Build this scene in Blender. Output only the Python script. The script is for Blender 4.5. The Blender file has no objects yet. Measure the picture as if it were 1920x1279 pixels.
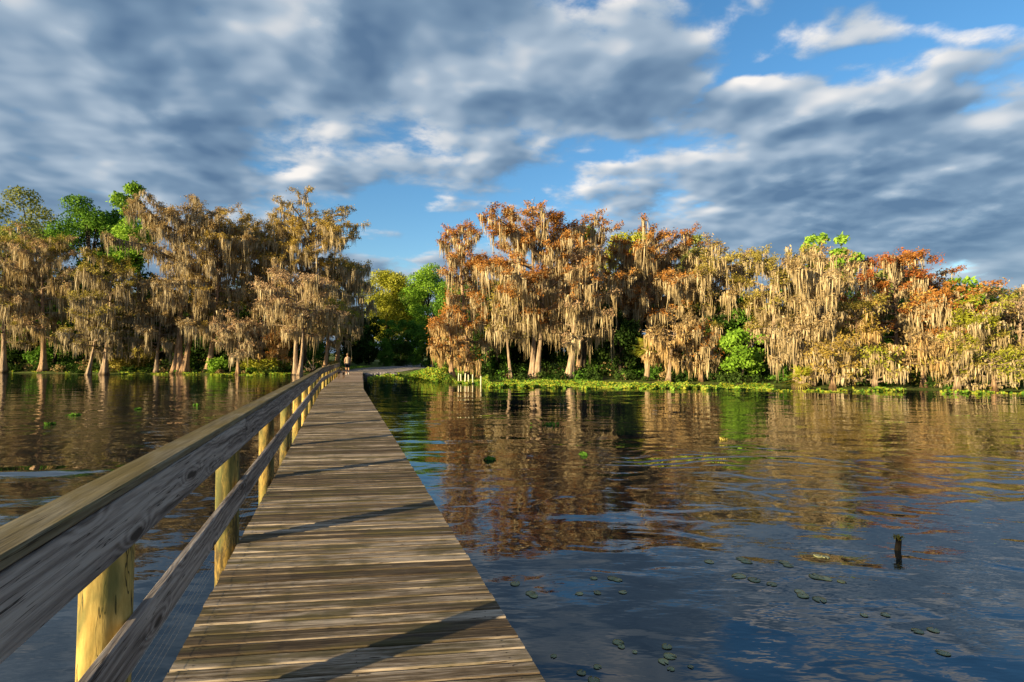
import bpy, bmesh, math, random
import numpy as np
from mathutils import Vector, Matrix

rad = math.radians
sc = bpy.context.scene
C = sc.collection

# ------------------------------------------------------------------ camera
CAM_H = 2.10                      # camera above the water
FPX = 1000.0                      # focal length in pixels of the 1920 wide photograph
PITCH = math.atan(22.5 / FPX)
cd = bpy.data.cameras.new('camera')
cd.sensor_width = 36.0
cd.lens = 36.0 * FPX / 1920.0
cd.clip_start = 0.05
cd.clip_end = 6000.0
cam = bpy.data.objects.new('camera', cd)
cam.location = (0, 0, CAM_H)
cam.rotation_euler = (rad(90) + PITCH, 0, 0)
C.objects.link(cam)
sc.camera = cam

# ------------------------------------------------------------------ sun and exposure
SUN_EL = 10.2
SDX, SDY = -0.79, -0.613          # horizontal direction towards the sun
sl = bpy.data.lights.new('sun', 'SUN')
sl.energy = 5.0
sl.angle = rad(0.6)
sl.color = (1.0, 0.79, 0.44)
sun = bpy.data.objects.new('sun', sl)
to_sun = Vector((SDX * math.cos(rad(SUN_EL)), SDY * math.cos(rad(SUN_EL)), math.sin(rad(SUN_EL))))
sun.rotation_euler = to_sun.to_track_quat('Z', 'Y').to_euler()
sun.location = (-40, -30, 40)
C.objects.link(sun)

sc.view_settings.view_transform = 'Standard'
sc.view_settings.look = 'None'
sc.view_settings.exposure = 1.45
sc.view_settings.gamma = 1.0
sc.view_settings.use_curve_mapping = False
sc.cycles.use_denoising = True
sc.cycles.max_bounces = 6
sc.cycles.diffuse_bounces = 3
sc.cycles.glossy_bounces = 3
sc.cycles.transmission_bounces = 2
sc.cycles.sample_clamp_indirect = 4.0


# ------------------------------------------------------------------ node helper
class NT:
    def __init__(s, tree):
        s.t = tree
        s.n = tree.nodes
        s.l = tree.links

    def node(s, typ, **kw):
        n = s.n.new(typ)
        for k, v in kw.items():
            setattr(n, k, v)
        return n

    def put(s, sock, v):
        if isinstance(v, bpy.types.NodeSocket):
            s.l.new(v, sock)
        elif v is not None:
            sock.default_value = v

    def math(s, op, a, b=None, c=None, clamp=False):
        n = s.node('ShaderNodeMath', operation=op, use_clamp=clamp)
        s.put(n.inputs[0], a)
        s.put(n.inputs[1], b)
        s.put(n.inputs[2], c)
        return n.outputs[0]

    def vec(s, op, a, b=None):
        n = s.node('ShaderNodeVectorMath', operation=op)
        s.put(n.inputs[0], a)
        s.put(n.inputs[1], b)
        return n.outputs['Value'] if op in ('LENGTH', 'DOT_PRODUCT', 'DISTANCE') else n.outputs[0]

    def mapping(s, v, loc=(0, 0, 0), rot=(0, 0, 0), scale=(1, 1, 1)):
        n = s.node('ShaderNodeMapping')
        s.put(n.inputs['Vector'], v)
        n.inputs['Location'].default_value = loc
        n.inputs['Rotation'].default_value = rot
        n.inputs['Scale'].default_value = scale
        return n.outputs[0]

    def noise(s, v, scale=1.0, detail=4.0, rough=0.5, dist=0.0, lac=2.0):
        n = s.node('ShaderNodeTexNoise')
        s.put(n.inputs['Vector'], v)
        n.inputs['Scale'].default_value = scale
        n.inputs['Detail'].default_value = detail
        n.inputs['Roughness'].default_value = rough
        n.inputs['Distortion'].default_value = dist
        n.inputs['Lacunarity'].default_value = lac
        return n.outputs[0]

    def smooth(s, v, a, b, o0=0.0, o1=1.0):
        n = s.node('ShaderNodeMapRange', interpolation_type='SMOOTHSTEP')
        s.put(n.inputs[0], v)
        n.inputs[1].default_value = a
        n.inputs[2].default_value = b
        n.inputs[3].default_value = o0
        n.inputs[4].default_value = o1
        return n.outputs[0]

    def ramp(s, v, stops, interp='LINEAR'):
        n = s.node('ShaderNodeValToRGB')
        cr = n.color_ramp
        cr.interpolation = interp
        while len(cr.elements) < len(stops):
            cr.elements.new(0.5)
        for e, (p, c) in zip(cr.elements, stops):
            e.position = p
            e.color = (c[0], c[1], c[2], 1.0)
        s.put(n.inputs[0], v)
        return n.outputs[0]

    def mix(s, f, a, b, blend='MIX'):
        n = s.node('ShaderNodeMix', data_type='RGBA', blend_type=blend)
        s.put(n.inputs[0], f)
        for i, v in ((6, a), (7, b)):
            if isinstance(v, tuple) and len(v) == 3:
                v = (*v, 1.0)
            s.put(n.inputs[i], v)
        return n.outputs[2]

    def combine(s, x, y, z):
        n = s.node('ShaderNodeCombineXYZ')
        s.put(n.inputs[0], x)
        s.put(n.inputs[1], y)
        s.put(n.inputs[2], z)
        return n.outputs[0]

    def bump(s, h, strength=0.5, dist=0.01, normal=None):
        n = s.node('ShaderNodeBump')
        n.inputs['Strength'].default_value = strength
        n.inputs['Distance'].default_value = dist
        s.put(n.inputs['Height'], h)
        if normal is not None:
            s.put(n.inputs['Normal'], normal)
        return n.outputs[0]


# ------------------------------------------------------------------ world: Nishita sky under a broken cloud layer
w = bpy.data.worlds.new('World')
sc.world = w
w.use_nodes = True
w.node_tree.nodes.clear()
N = NT(w.node_tree)
sky = N.node('ShaderNodeTexSky')
sky.sky_type = 'NISHITA'
sky.sun_disc = False
sky.sun_elevation = rad(SUN_EL)
sky.sun_rotation = math.atan2(SDX, SDY)
sky.air_density = 1.0
sky.dust_density = 0.6
sky.ozone_density = 2.5
tc = N.node('ShaderNodeTexCoord')
sep = N.node('ShaderNodeSeparateXYZ')
N.l.new(tc.outputs['Generated'], sep.inputs[0])
dz = N.math('ADD', N.math('MAXIMUM', sep.outputs[2], 0.0), 0.20)
P = N.combine(N.math('DIVIDE', sep.outputs[0], dz), N.math('DIVIDE', sep.outputs[1], dz), 0.0)   # place on the cloud layer


def cloud_field(P, detail, rough):
    a = N.noise(N.mapping(P, loc=(3.1, 7.7, 0.0), rot=(0, 0, rad(-10)), scale=(0.92, 1.0, 1)), 3.5, detail, rough, 0.1)
    b = N.noise(N.mapping(P, loc=(11.0, 2.0, 4.0), scale=(0.8, 1.0, 1)), 1.05, 2.0, 0.5)
    return N.math('ADD', N.math('MULTIPLY', a, 0.64), N.math('MULTIPLY', b, 0.36))


def blob(P, cx, cy, sx, sy, wgt, rz=0.0):
    q = N.vec('SUBTRACT', P, (cx, cy, 0.0))
    d = N.vec('LENGTH', N.mapping(N.mapping(q, rot=(0, 0, rz)), scale=(1 / sx, 1 / sy, 1)))
    return N.smooth(d, 1.0, 0.0, 0.0, wgt)


# openings (negative) and thick banks (positive) of the cloud layer: (x, y, half-width, half-depth, amount, turn)
BLOBS = [(-0.46, 2.30, 0.66, 0.50, -0.16, 0.15), (-0.15, 2.9, 0.9, 0.35, 0.07, 0.0), (0.86, 1.06, 0.62, 0.17, -0.27, 0.60), (0.70, 1.32, 0.30, 0.06, -0.16, 0.5), (0.18, 1.06, 0.12, 0.12, -0.16, 0.0),
         (0.09, 1.80, 0.30, 0.10, -0.03, 0.1), (0.36, 1.76, 0.34, 0.14, 0.12, 0.2), (-0.62, 1.19, 1.05, 0.75, 0.15, 0.0), (1.4, 1.95, 1.4, 0.80, 0.24, 0.3), (1.10, 1.52, 0.6, 0.28, 0.11, 0.4),
         (-1.6, 1.95, 1.2, 1.0, 0.18, 0.0), (0.86, 1.39, 0.58, 0.12, 0.15, 0.45), (0.80, 1.14, 0.34, 0.075, 0.25, 0.45), (0.18, 1.45, 0.45, 0.27, 0.08, 0.0)]
low = N.smooth(sep.outputs[2], 0.22, 0.03, 0.0, 0.13)
wn = N.node('ShaderNodeTexNoise')
wn.inputs['Scale'].default_value = 2.3
wn.inputs['Detail'].default_value = 3.0
N.l.new(P, wn.inputs['Vector'])
WARP = N.vec('MULTIPLY', N.vec('SUBTRACT', wn.outputs['Color'], (0.5, 0.5, 0.5)), (0.6, 0.45, 0.0))


def bank_bias(P):
    q = N.vec('ADD', P, WARP)
    s_ = low
    for b_ in BLOBS:
        s_ = N.math('ADD', s_, blob(q, *b_))
    return s_


bias = bank_bias(P)
PS = N.vec('ADD', P, (SDX * 0.065, SDY * 0.065, 0.0))
bias1 = bank_bias(PS)
c0 = N.math('ADD', cloud_field(P, 10.0, 0.60), bias)
cs = cloud_field(P, 3.0, 0.45)
c1 = cloud_field(PS, 3.0, 0.45)
dl = N.math('ADD', N.math('SUBTRACT', cs, c1), N.math('MULTIPLY', N.math('SUBTRACT', bias, bias1), 0.42))
alpha = N.math('MULTIPLY', N.smooth(c0, 0.425, 0.555), 0.95)
fine = N.math('SUBTRACT', c0, N.math('ADD', cs, bias))
thick = N.smooth(c0, 0.48, 0.72)
lit = N.math('ADD', N.math('MULTIPLY', dl, N.smooth(sep.outputs[2], 0.05, 0.30, 1.5, 4.4)), N.math('MULTIPLY', fine, 2.3))
lit2 = N.math('SUBTRACT', N.math('ADD', lit, 0.58), N.math('MULTIPLY', thick, 0.36), clamp=True)
ccol = N.ramp(lit2, [(0.0, (0.040, 0.070, 0.116)), (0.30, (0.074, 0.112, 0.160)), (0.60, (0.152, 0.188, 0.228)), (1.0, (0.37, 0.352, 0.332))])
sky_s = N.node('ShaderNodeHueSaturation')
sky_s.inputs['Saturation'].default_value = 1.2
sky_s.inputs['Value'].default_value = 0.085
N.l.new(sky.outputs[0], sky_s.inputs['Color'])
wcol = N.mix(alpha, sky_s.outputs[0], ccol)
bg = N.node('ShaderNodeBackground')
bg.inputs['Strength'].default_value = 1.0
N.l.new(wcol, bg.inputs['Color'])
wo = N.node('ShaderNodeOutputWorld')
N.l.new(bg.outputs[0], wo.inputs['Surface'])


# ------------------------------------------------------------------ pixel helpers
def ray(px, py):
    x, y = (px - 960.0) / FPX, (639.5 - py) / FPX
    return Vector((x, math.cos(PITCH) - y * math.sin(PITCH), math.sin(PITCH) + y * math.cos(PITCH)))


def onplane(px, py, z):
    d = ray(px, py)
    t = (z - CAM_H) / d.z
    return Vector((d.x * t, d.y * t, z))


def atdepth(px, py, Y):
    d = ray(px, py)
    t = Y / d.y
    return Vector((d.x * t, Y, CAM_H + d.z * t))


# ------------------------------------------------------------------ object helpers
def link(o, parent=None):
    C.objects.link(o)
    if parent is not None:
        o.parent = parent
    return o


def tag(o, label=None, cat=None, group=None, kind=None):
    if label:
        o['label'] = label
    if cat:
        o['category'] = cat
    if group:
        o['group'] = group
    if kind:
        o['kind'] = kind
    return o


def empty(name, loc, rz=0.0):
    o = bpy.data.objects.new(name, None)
    o.location = loc
    o.rotation_euler = (0, 0, rz)
    return link(o)


def mesh_np(name, V, F, mats, midx=None, smooth=False):
    """V (n,3); F list of int arrays each (m,k)"""
    me = bpy.data.meshes.new(name)
    V = np.asarray(V, np.float32)
    if not isinstance(F, list):
        F = [F]
    F = [np.asarray(f, np.int32) for f in F if len(f)]
    nl = sum(f.size for f in F)
    npoly = sum(len(f) for f in F)
    me.vertices.add(len(V))
    me.vertices.foreach_set('co', V.ravel())
    me.loops.add(nl)
    me.loops.foreach_set('vertex_index', np.concatenate([f.ravel() for f in F]))
    me.polygons.add(npoly)
    tot = np.concatenate([np.full(len(f), f.shape[1], np.int32) for f in F])
    st = np.concatenate([[0], np.cumsum(tot)[:-1]]).astype(np.int32)
    me.polygons.foreach_set('loop_start', st)
    me.polygons.foreach_set('loop_total', tot)
    if not isinstance(mats, (list, tuple)):
        mats = [mats]
    for m in mats:
        me.materials.append(m)
    if midx is not None:
        me.polygons.foreach_set('material_index', np.asarray(midx, np.int32))
    if smooth:
        me.polygons.foreach_set('use_smooth', np.ones(npoly, bool))
    me.update(calc_edges=True)
    me.validate()
    return me


def obj(name, me, parent=None, loc=(0, 0, 0), rot=(0, 0, 0)):
    o = bpy.data.objects.new(name, me)
    o.location = loc
    o.rotation_euler = rot
    return link(o, parent)


def bm_mesh(name, bm, mats, smooth=False):
    me = bpy.data.meshes.new(name)
    bm.to_mesh(me)
    bm.free()
    for m in (mats if isinstance(mats, (list, tuple)) else [mats]):
        me.materials.append(m)
    if smooth:
        for p in me.polygons:
            p.use_smooth = True
    return me


def board_mesh(name, L, W, T, mat, bev=0.006, cup=0.0, segs=1):
    """board along local x, width y, thickness z (top at z=0), chamfered long edges"""
    b = bev
    prof = [(-W / 2, -T + b), (-W / 2 + b, -T), (W / 2 - b, -T), (W / 2, -T + b), (W / 2, -b), (W / 2 - b, 0), (-W / 2 + b, 0), (-W / 2, -b)]
    bm = bmesh.new()
    rings = []
    for i in range(segs + 1):
        x = -L / 2 + L * i / segs
        rings.append([bm.verts.new((x, y, z)) for y, z in prof])
    for i in range(segs):
        for k in range(8):
            k2 = (k + 1) % 8
            bm.faces.new((rings[i][k], rings[i][k2], rings[i + 1][k2], rings[i + 1][k]))
    bm.faces.new(rings[0][::-1])
    bm.faces.new(rings[-1])
    bmesh.ops.recalc_face_normals(bm, faces=bm.faces)
    return bm_mesh(name, bm, mat)


# ------------------------------------------------------------------ materials
def new_mat(name):
    m = bpy.data.materials.new(name)
    m.use_nodes = True
    m.node_tree.nodes.clear()
    T = NT(m.node_tree)
    out = T.node('ShaderNodeOutputMaterial')
    return m, T, out


def principled(T, out, col, rough=0.8, normal=None, spec=0.3, **kw):
    p = T.node('ShaderNodeBsdfPrincipled')
    if isinstance(col, tuple):
        col = (*col[:3], 1.0)
    T.put(p.inputs['Base Color'], col)
    T.put(p.inputs['Roughness'], rough)
    p.inputs['Specular IOR Level'].default_value = spec
    if normal is not None:
        T.put(p.inputs['Normal'], normal)
    for k, v in kw.items():
        T.put(p.inputs[k], v)
    T.l.new(p.outputs[0], out.inputs['Surface'])
    return p


def leaf_mat(name, c_dark, c_mid, c_light, trans=0.3, patch=0.35, rough=0.75):
    """leaf-sized faces: colour varies per leaf and in soft patches through the crown"""
    m, T, out = new_mat(name)
    g = T.node('ShaderNodeNewGeometry')
    t = T.node('ShaderNodeTexCoord')
    n = T.noise(t.outputs['Object'], patch, 2.0, 0.6)
    v = T.math('ADD', T.math('MULTIPLY', g.outputs['Random Per Island'], 0.55), T.math('MULTIPLY_ADD', n, 1.5, -0.5))
    col = T.ramp(v, [(0.05, c_dark), (0.5, c_mid), (0.95, c_light)])
    d = T.node('ShaderNodeBsdfDiffuse')
    T.l.new(col, d.inputs['Color'])
    tr = T.node('ShaderNodeBsdfTranslucent')
    T.l.new(T.mix(0.35, col, (1.0, 0.9, 0.35), 'MULTIPLY'), tr.inputs['Color'])
    ms = T.node('ShaderNodeMixShader')
    ms.inputs[0].default_value = trans
    T.l.new(d.outputs[0], ms.inputs[1])
    T.l.new(tr.outputs[0], ms.inputs[2])
    T.l.new(ms.outputs[0], out.inputs['Surface'])
    return m


def bark_mat(name, c0, c1, c2):
    m, T, out = new_mat(name)
    t = T.node('ShaderNodeTexCoord')
    n1 = T.noise(T.mapping(t.outputs['Object'], scale=(6, 6, 0.8)), 1.6, 5.0, 0.62, 0.4)
    n2 = T.noise(t.outputs['Object'], 0.9, 3.0, 0.6)
    col = T.ramp(n1, [(0.28, c0), (0.5, c1), (0.72, c2)])
    col = T.mix(T.smooth(n2, 0.5, 0.75), col, T.mix(1.0, col, (0.75, 0.72, 0.6), 'MULTIPLY'))
    sz_ = T.node('ShaderNodeSeparateXYZ')
    T.l.new(t.outputs['Object'], sz_.inputs[0])
    wet = T.smooth(T.math('ADD', sz_.outputs[2], T.math('MULTIPLY', n2, 0.5)), 0.75, 0.42)   # tide-mark left by high water
    col = T.mix(wet, col, T.mix(1.0, col, (0.35, 0.32, 0.28), 'MULTIPLY'))
    principled(T, out, col, 0.9, T.bump(n1, 1.0, 0.08), 0.15)
    return m


def wood_mat(name, dark, mid, light, moss=None, ring=0.0, grain=(1.4, 24, 24), moss_amt=0.5, rough=0.82, contrast=1.0, topmoss=False):
    """weathered timber, grain along local x"""
    m, T, out = new_mat(name)
    t = T.node('ShaderNodeTexCoord')
    oi = T.node('ShaderNodeObjectInfo')
    off = T.vec('SCALE', T.combine(oi.outputs['Random'], oi.outputs['Random'], oi.outputs['Random']))
    off.node.inputs['Scale'].default_value = 57.0
    P = T.vec('ADD', t.outputs['Object'], off)
    g1 = T.noise(T.mapping(P, scale=grain), 1.0, 6.0, 0.62, 0.35)
    g2 = T.noise(T.mapping(P, scale=(grain[0] * 0.45, grain[1] * 0.33, grain[2] * 0.33)), 1.0, 3.0, 0.55, 0.6)
    fine = T.noise(T.mapping(P, scale=(grain[0] * 5, grain[1] * 3.2, grain[2] * 3.2)), 1.0, 4.0, 0.65)
    v = T.math('ADD', T.math('MULTIPLY', g1, 0.60), T.math('MULTIPLY', g2, 0.40))
    v = T.math('ADD', v, T.math('MULTIPLY_ADD', fine, 0.36, -0.18))
    v = T.math('ADD', v, T.math('MULTIPLY_ADD', oi.outputs['Random'], 0.20, -0.10))
    if ring > 0:
        # growth rings that close into eyes round the knots
        q = T.mapping(P, scale=(1.7, 6.0, 6.0))
        vo = T.node('ShaderNodeTexVoronoi')
        vo.inputs['Scale'].default_value = 1.0
        vo.inputs['Randomness'].default_value = 1.0
        T.l.new(q, vo.inputs['Vector'])
        kn = T.smooth(vo.outputs['Distance'], 0.45, 0.0)
        s3 = T.node('ShaderNodeSeparateXYZ')
        T.l.new(P, s3.inputs[0])
        wv = T.noise(T.mapping(P, scale=(1.1, 4.5, 4.5)), 1.0, 2.0, 0.5, 0.3)
        ph = T.math('ADD', T.math('MULTIPLY', T.math('ADD', s3.outputs[1], s3.outputs[2]), 150.0), T.math('MULTIPLY', wv, 26.0))
        ph = T.math('ADD', ph, T.math('MULTIPLY', kn, 20.0))
        rg = T.math('MULTIPLY_ADD', T.math('SINE', ph), 0.5, 0.5)
        v = T.math('ADD', v, T.math('MULTIPLY_ADD', rg, ring, -ring * 0.5))
        v = T.math('SUBTRACT', v, T.smooth(vo.outputs['Distance'], 0.16, 0.05, 0.0, 0.25))
    ck = T.noise(T.mapping(P, scale=(grain[0] * 1.3, grain[1] * 1.9, grain[2] * 1.9)), 1.0, 2.0, 0.5, 0.2)
    slit = T.smooth(T.math('ABSOLUTE', T.math('SUBTRACT', ck, 0.60)), 0.016, 0.004, 0.0, 0.30)
    v = T.math('SUBTRACT', v, slit)
    lo, hi = 0.5 - 0.22 / contrast, 0.5 + 0.22 / contrast
    col = T.ramp(v, [(lo, dark), (0.48, mid), (hi, light)])
    if moss is not None:
        mn = T.noise(T.mapping(P, scale=(1.6, 5.0, 5.0)), 1.0, 4.0, 0.6, 0.3)
        mk = T.smooth(mn, 0.62 - 0.28 * moss_amt, 0.74 - 0.12 * moss_amt, 0.0, 0.85)
        if topmoss:
            gg = T.node('ShaderNodeNewGeometry')
            s4 = T.node('ShaderNodeSeparateXYZ')
            T.l.new(gg.outputs['Normal'], s4.inputs[0])
            mk = T.math('MULTIPLY', mk, T.smooth(s4.outputs[2], 0.3, 0.8))
        col = T.mix(mk, col, T.mix(T.smooth(g1, 0.3, 0.7), tuple(x * 0.6 for x in moss), moss))
    nb = T.bump(T.math('ADD', g1, T.math('MULTIPLY', fine, 0.5)), 0.6, 0.006)
    principled(T, out, col, rough, nb, 0.25)
    return m


M = {}
M['plank'] = wood_mat('weathered_plank', (0.028, 0.018, 0.010), (0.112, 0.079, 0.048), (0.42, 0.34, 0.26), moss=(0.075, 0.060, 0.020), grain=(1.3, 34, 34), moss_amt=0.62, contrast=1.4)
M['cap'] = wood_mat('mossy_rail_cap', (0.036, 0.028, 0.015), (0.102, 0.079, 0.041), (0.23, 0.195, 0.125), moss=(0.150, 0.105, 0.020), grain=(0.9, 24, 24), contrast=1.3, moss_amt=1.05, topmoss=True)
M['rail'] = wood_mat('grey_rail_timber', (0.042, 0.033, 0.028), (0.168, 0.138, 0.120), (0.36, 0.315, 0.275), ring=0.11, grain=(1.1, 28, 28), contrast=1.35)
M['post'] = wood_mat('yellow_treated_post', (0.062, 0.045, 0.016), (0.33, 0.215, 0.052), (0.51, 0.36, 0.11), moss=(0.11, 0.125, 0.040), grain=(2.6, 17, 17), moss_amt=0.75, contrast=1.5)
M['beam'] = wood_mat('dark_underdeck_timber', (0.03, 0.022, 0.015), (0.08, 0.06, 0.045), (0.15, 0.12, 0.09))
M['bench'] = wood_mat('dark_bench_timber', (0.04, 0.025, 0.018), (0.11, 0.07, 0.05), (0.2, 0.14, 0.1))
M['stake'] = wood_mat('pale_stake', (0.45, 0.38, 0.25), (0.62, 0.55, 0.38), (0.75, 0.7, 0.55))
m_, T_, o_ = new_mat('galvanised_wire')
principled(T_, o_, (0.30, 0.28, 0.25), 0.5, None, 0.5, Metallic=0.6)
M['wire'] = m_
m_, T_, o_ = new_mat('rusty_nail')
principled(T_, o_, (0.045, 0.028, 0.02), 0.7, None, 0.4, Metallic=0.4)
M['nail'] = m_

M['bark_pale'] = bark_mat('pale_cypress_bark', (0.12, 0.080, 0.052), (0.30, 0.215, 0.145), (0.47, 0.37, 0.27))
M['bark_warm'] = bark_mat('warm_cypress_bark', (0.13, 0.080, 0.045), (0.30, 0.19, 0.115), (0.44, 0.31, 0.20))
M['bark_dark'] = bark_mat('dark_bark', (0.025, 0.019, 0.014), (0.065, 0.05, 0.038), (0.13, 0.10, 0.078))
M['reflection_dark'] = bark_mat('black_reflection_tone', (0.004, 0.003, 0.002), (0.010, 0.008, 0.006), (0.022, 0.018, 0.014))  # near-black colour imitating a dark reflection on the water
M['twig'] = bark_mat('cypress_limb_bark', (0.08, 0.055, 0.038), (0.20, 0.145, 0.10), (0.34, 0.26, 0.19))

LEAF = {
    'rust': ((0.14, 0.052, 0.014), (0.36, 0.150, 0.036), (0.50, 0.26, 0.075)),
    'orange': ((0.20, 0.085, 0.022), (0.44, 0.215, 0.060), (0.58, 0.35, 0.125)),
    'red': ((0.12, 0.036, 0.014), (0.32, 0.095, 0.030), (0.44, 0.17, 0.060)),
    'olive': ((0.11, 0.092, 0.018), (0.29, 0.240, 0.048), (0.44, 0.37, 0.105)),
    'gold': ((0.16, 0.108, 0.020), (0.38, 0.265, 0.060), (0.52, 0.40, 0.125)),
    'salmon': ((0.20, 0.120, 0.062), (0.43, 0.285, 0.165), (0.58, 0.42, 0.27)),
    'brown': ((0.13, 0.086, 0.036), (0.33, 0.230, 0.105), (0.48, 0.36, 0.185)),
    'yellowgreen': ((0.11, 0.120, 0.012), (0.30, 0.315, 0.030), (0.46, 0.45, 0.085)),
    'lime': ((0.070, 0.145, 0.014), (0.19, 0.345, 0.034), (0.33, 0.50, 0.075)),
    'green': ((0.028, 0.070, 0.010), (0.080, 0.180, 0.024), (0.165, 0.30, 0.045)),
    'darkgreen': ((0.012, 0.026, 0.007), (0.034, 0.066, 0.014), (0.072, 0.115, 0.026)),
    'sage': ((0.085, 0.105, 0.026), (0.19, 0.215, 0.055), (0.30, 0.32, 0.115)),
}
for k_, v_ in LEAF.items():
    M['leaf_' + k_] = leaf_mat(k_ + '_foliage', *v_)
M['moss_tan'] = leaf_mat('tan_spanish_moss', (0.20, 0.148, 0.076), (0.41, 0.320, 0.182), (0.57, 0.475, 0.310), trans=0.22, patch=0.5)
M['moss_grey'] = leaf_mat('grey_spanish_moss', (0.18, 0.142, 0.085), (0.36, 0.290, 0.180), (0.52, 0.445, 0.305), trans=0.22, patch=0.5)
M['moss_warm'] = leaf_mat('warm_spanish_moss', (0.25, 0.155, 0.062), (0.48, 0.330, 0.150), (0.62, 0.47, 0.26), trans=0.22, patch=0.5)

# ------------------------------------------------------------------ shoreline
SH_PX = [-1200, -300, 0, 180, 300, 450, 540, 610, 650, 690, 748, 765, 800, 860, 950, 1100, 1300, 1450, 1600, 1750, 1920, 2400, 3600]
SH_Y = [64, 60, 57, 52.5, 53.5, 51.5, 52.5, 53.5, 53.0, 51.5, 50.5, 45.0, 42.5, 40.5, 40.0, 38.5, 36.5, 33.5, 31.0, 30.0, 29.2, 28, 28]


def shore_y(X, Y):
    a = X / np.maximum(Y, 1.0) * 1000 + 960
    return np.interp(a, SH_PX, SH_Y)


def ground_z(X, Y):
    X = np.asarray(X, float)
    Y = np.asarray(Y, float)
    s = shore_y(X, Y) + 0.7 * np.sin(X * 0.9) * np.sin(X * 0.37 + 1) + 0.3 * np.sin(X * 2.3)
    d = Y - s
    z = np.where(d > 0, 0.10 * np.minimum(d, 1.5) / 1.5 + 0.28 * np.clip((d - 1.5) / 10, 0, 1), np.maximum(-1.6, 0.16 * d))
    z = np.where((d > 0), z + 0.05 * np.sin(X * 1.7 + Y) * np.sin(Y * 1.3) * np.clip(d / 4, 0, 1), z)
    return np.where(Y < 10, -1.6, z)


def gz(x, y):
    return float(ground_z(np.array([x]), np.array([y]))[0])


def build_ground():
    xs = np.concatenate([np.linspace(-3000, -160, 12)[:-1], np.linspace(-160, 160, 215), np.linspace(160, 3000, 12)[1:]])
    ys = np.concatenate([np.linspace(-1500, 18, 10)[:-1], np.linspace(18, 110, 124), np.linspace(110, 3500, 14)[1:]])
    X, Y = np.meshgrid(xs, ys)
    Z = ground_z(X, Y)
    V = np.stack([X.ravel(), Y.ravel(), Z.ravel()], 1)
    nx, ny = len(xs), len(ys)
    i, j = np.meshgrid(np.arange(nx - 1), np.arange(ny - 1))
    a = (j * nx + i).ravel()
    F = np.stack([a, a + 1, a + 1 + nx, a + nx], 1)
    m, T, out = new_mat('bank_grass_and_soil')
    g = T.node('ShaderNodeNewGeometry')
    n1 = T.noise(g.outputs['Position'], 0.35, 4.0, 0.6)
    n2 = T.noise(g.outputs['Position'], 4.0, 5.0, 0.65)
    col = T.ramp(n2, [(0.25, (0.030, 0.050, 0.010)), (0.5, (0.085, 0.115, 0.022)), (0.75, (0.16, 0.18, 0.045))])
    col = T.mix(T.smooth(n1, 0.55, 0.72), col, T.ramp(n2, [(0.3, (0.05, 0.037, 0.022)), (0.7, (0.13, 0.10, 0.06))]))
    principled(T, out, col, 0.95, T.bump(n2, 0.8, 0.08), 0.1)
    o = obj('ground', mesh_np('ground', V, F, m, smooth=True))
    tag(o, kind='structure')


build_ground()


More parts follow.
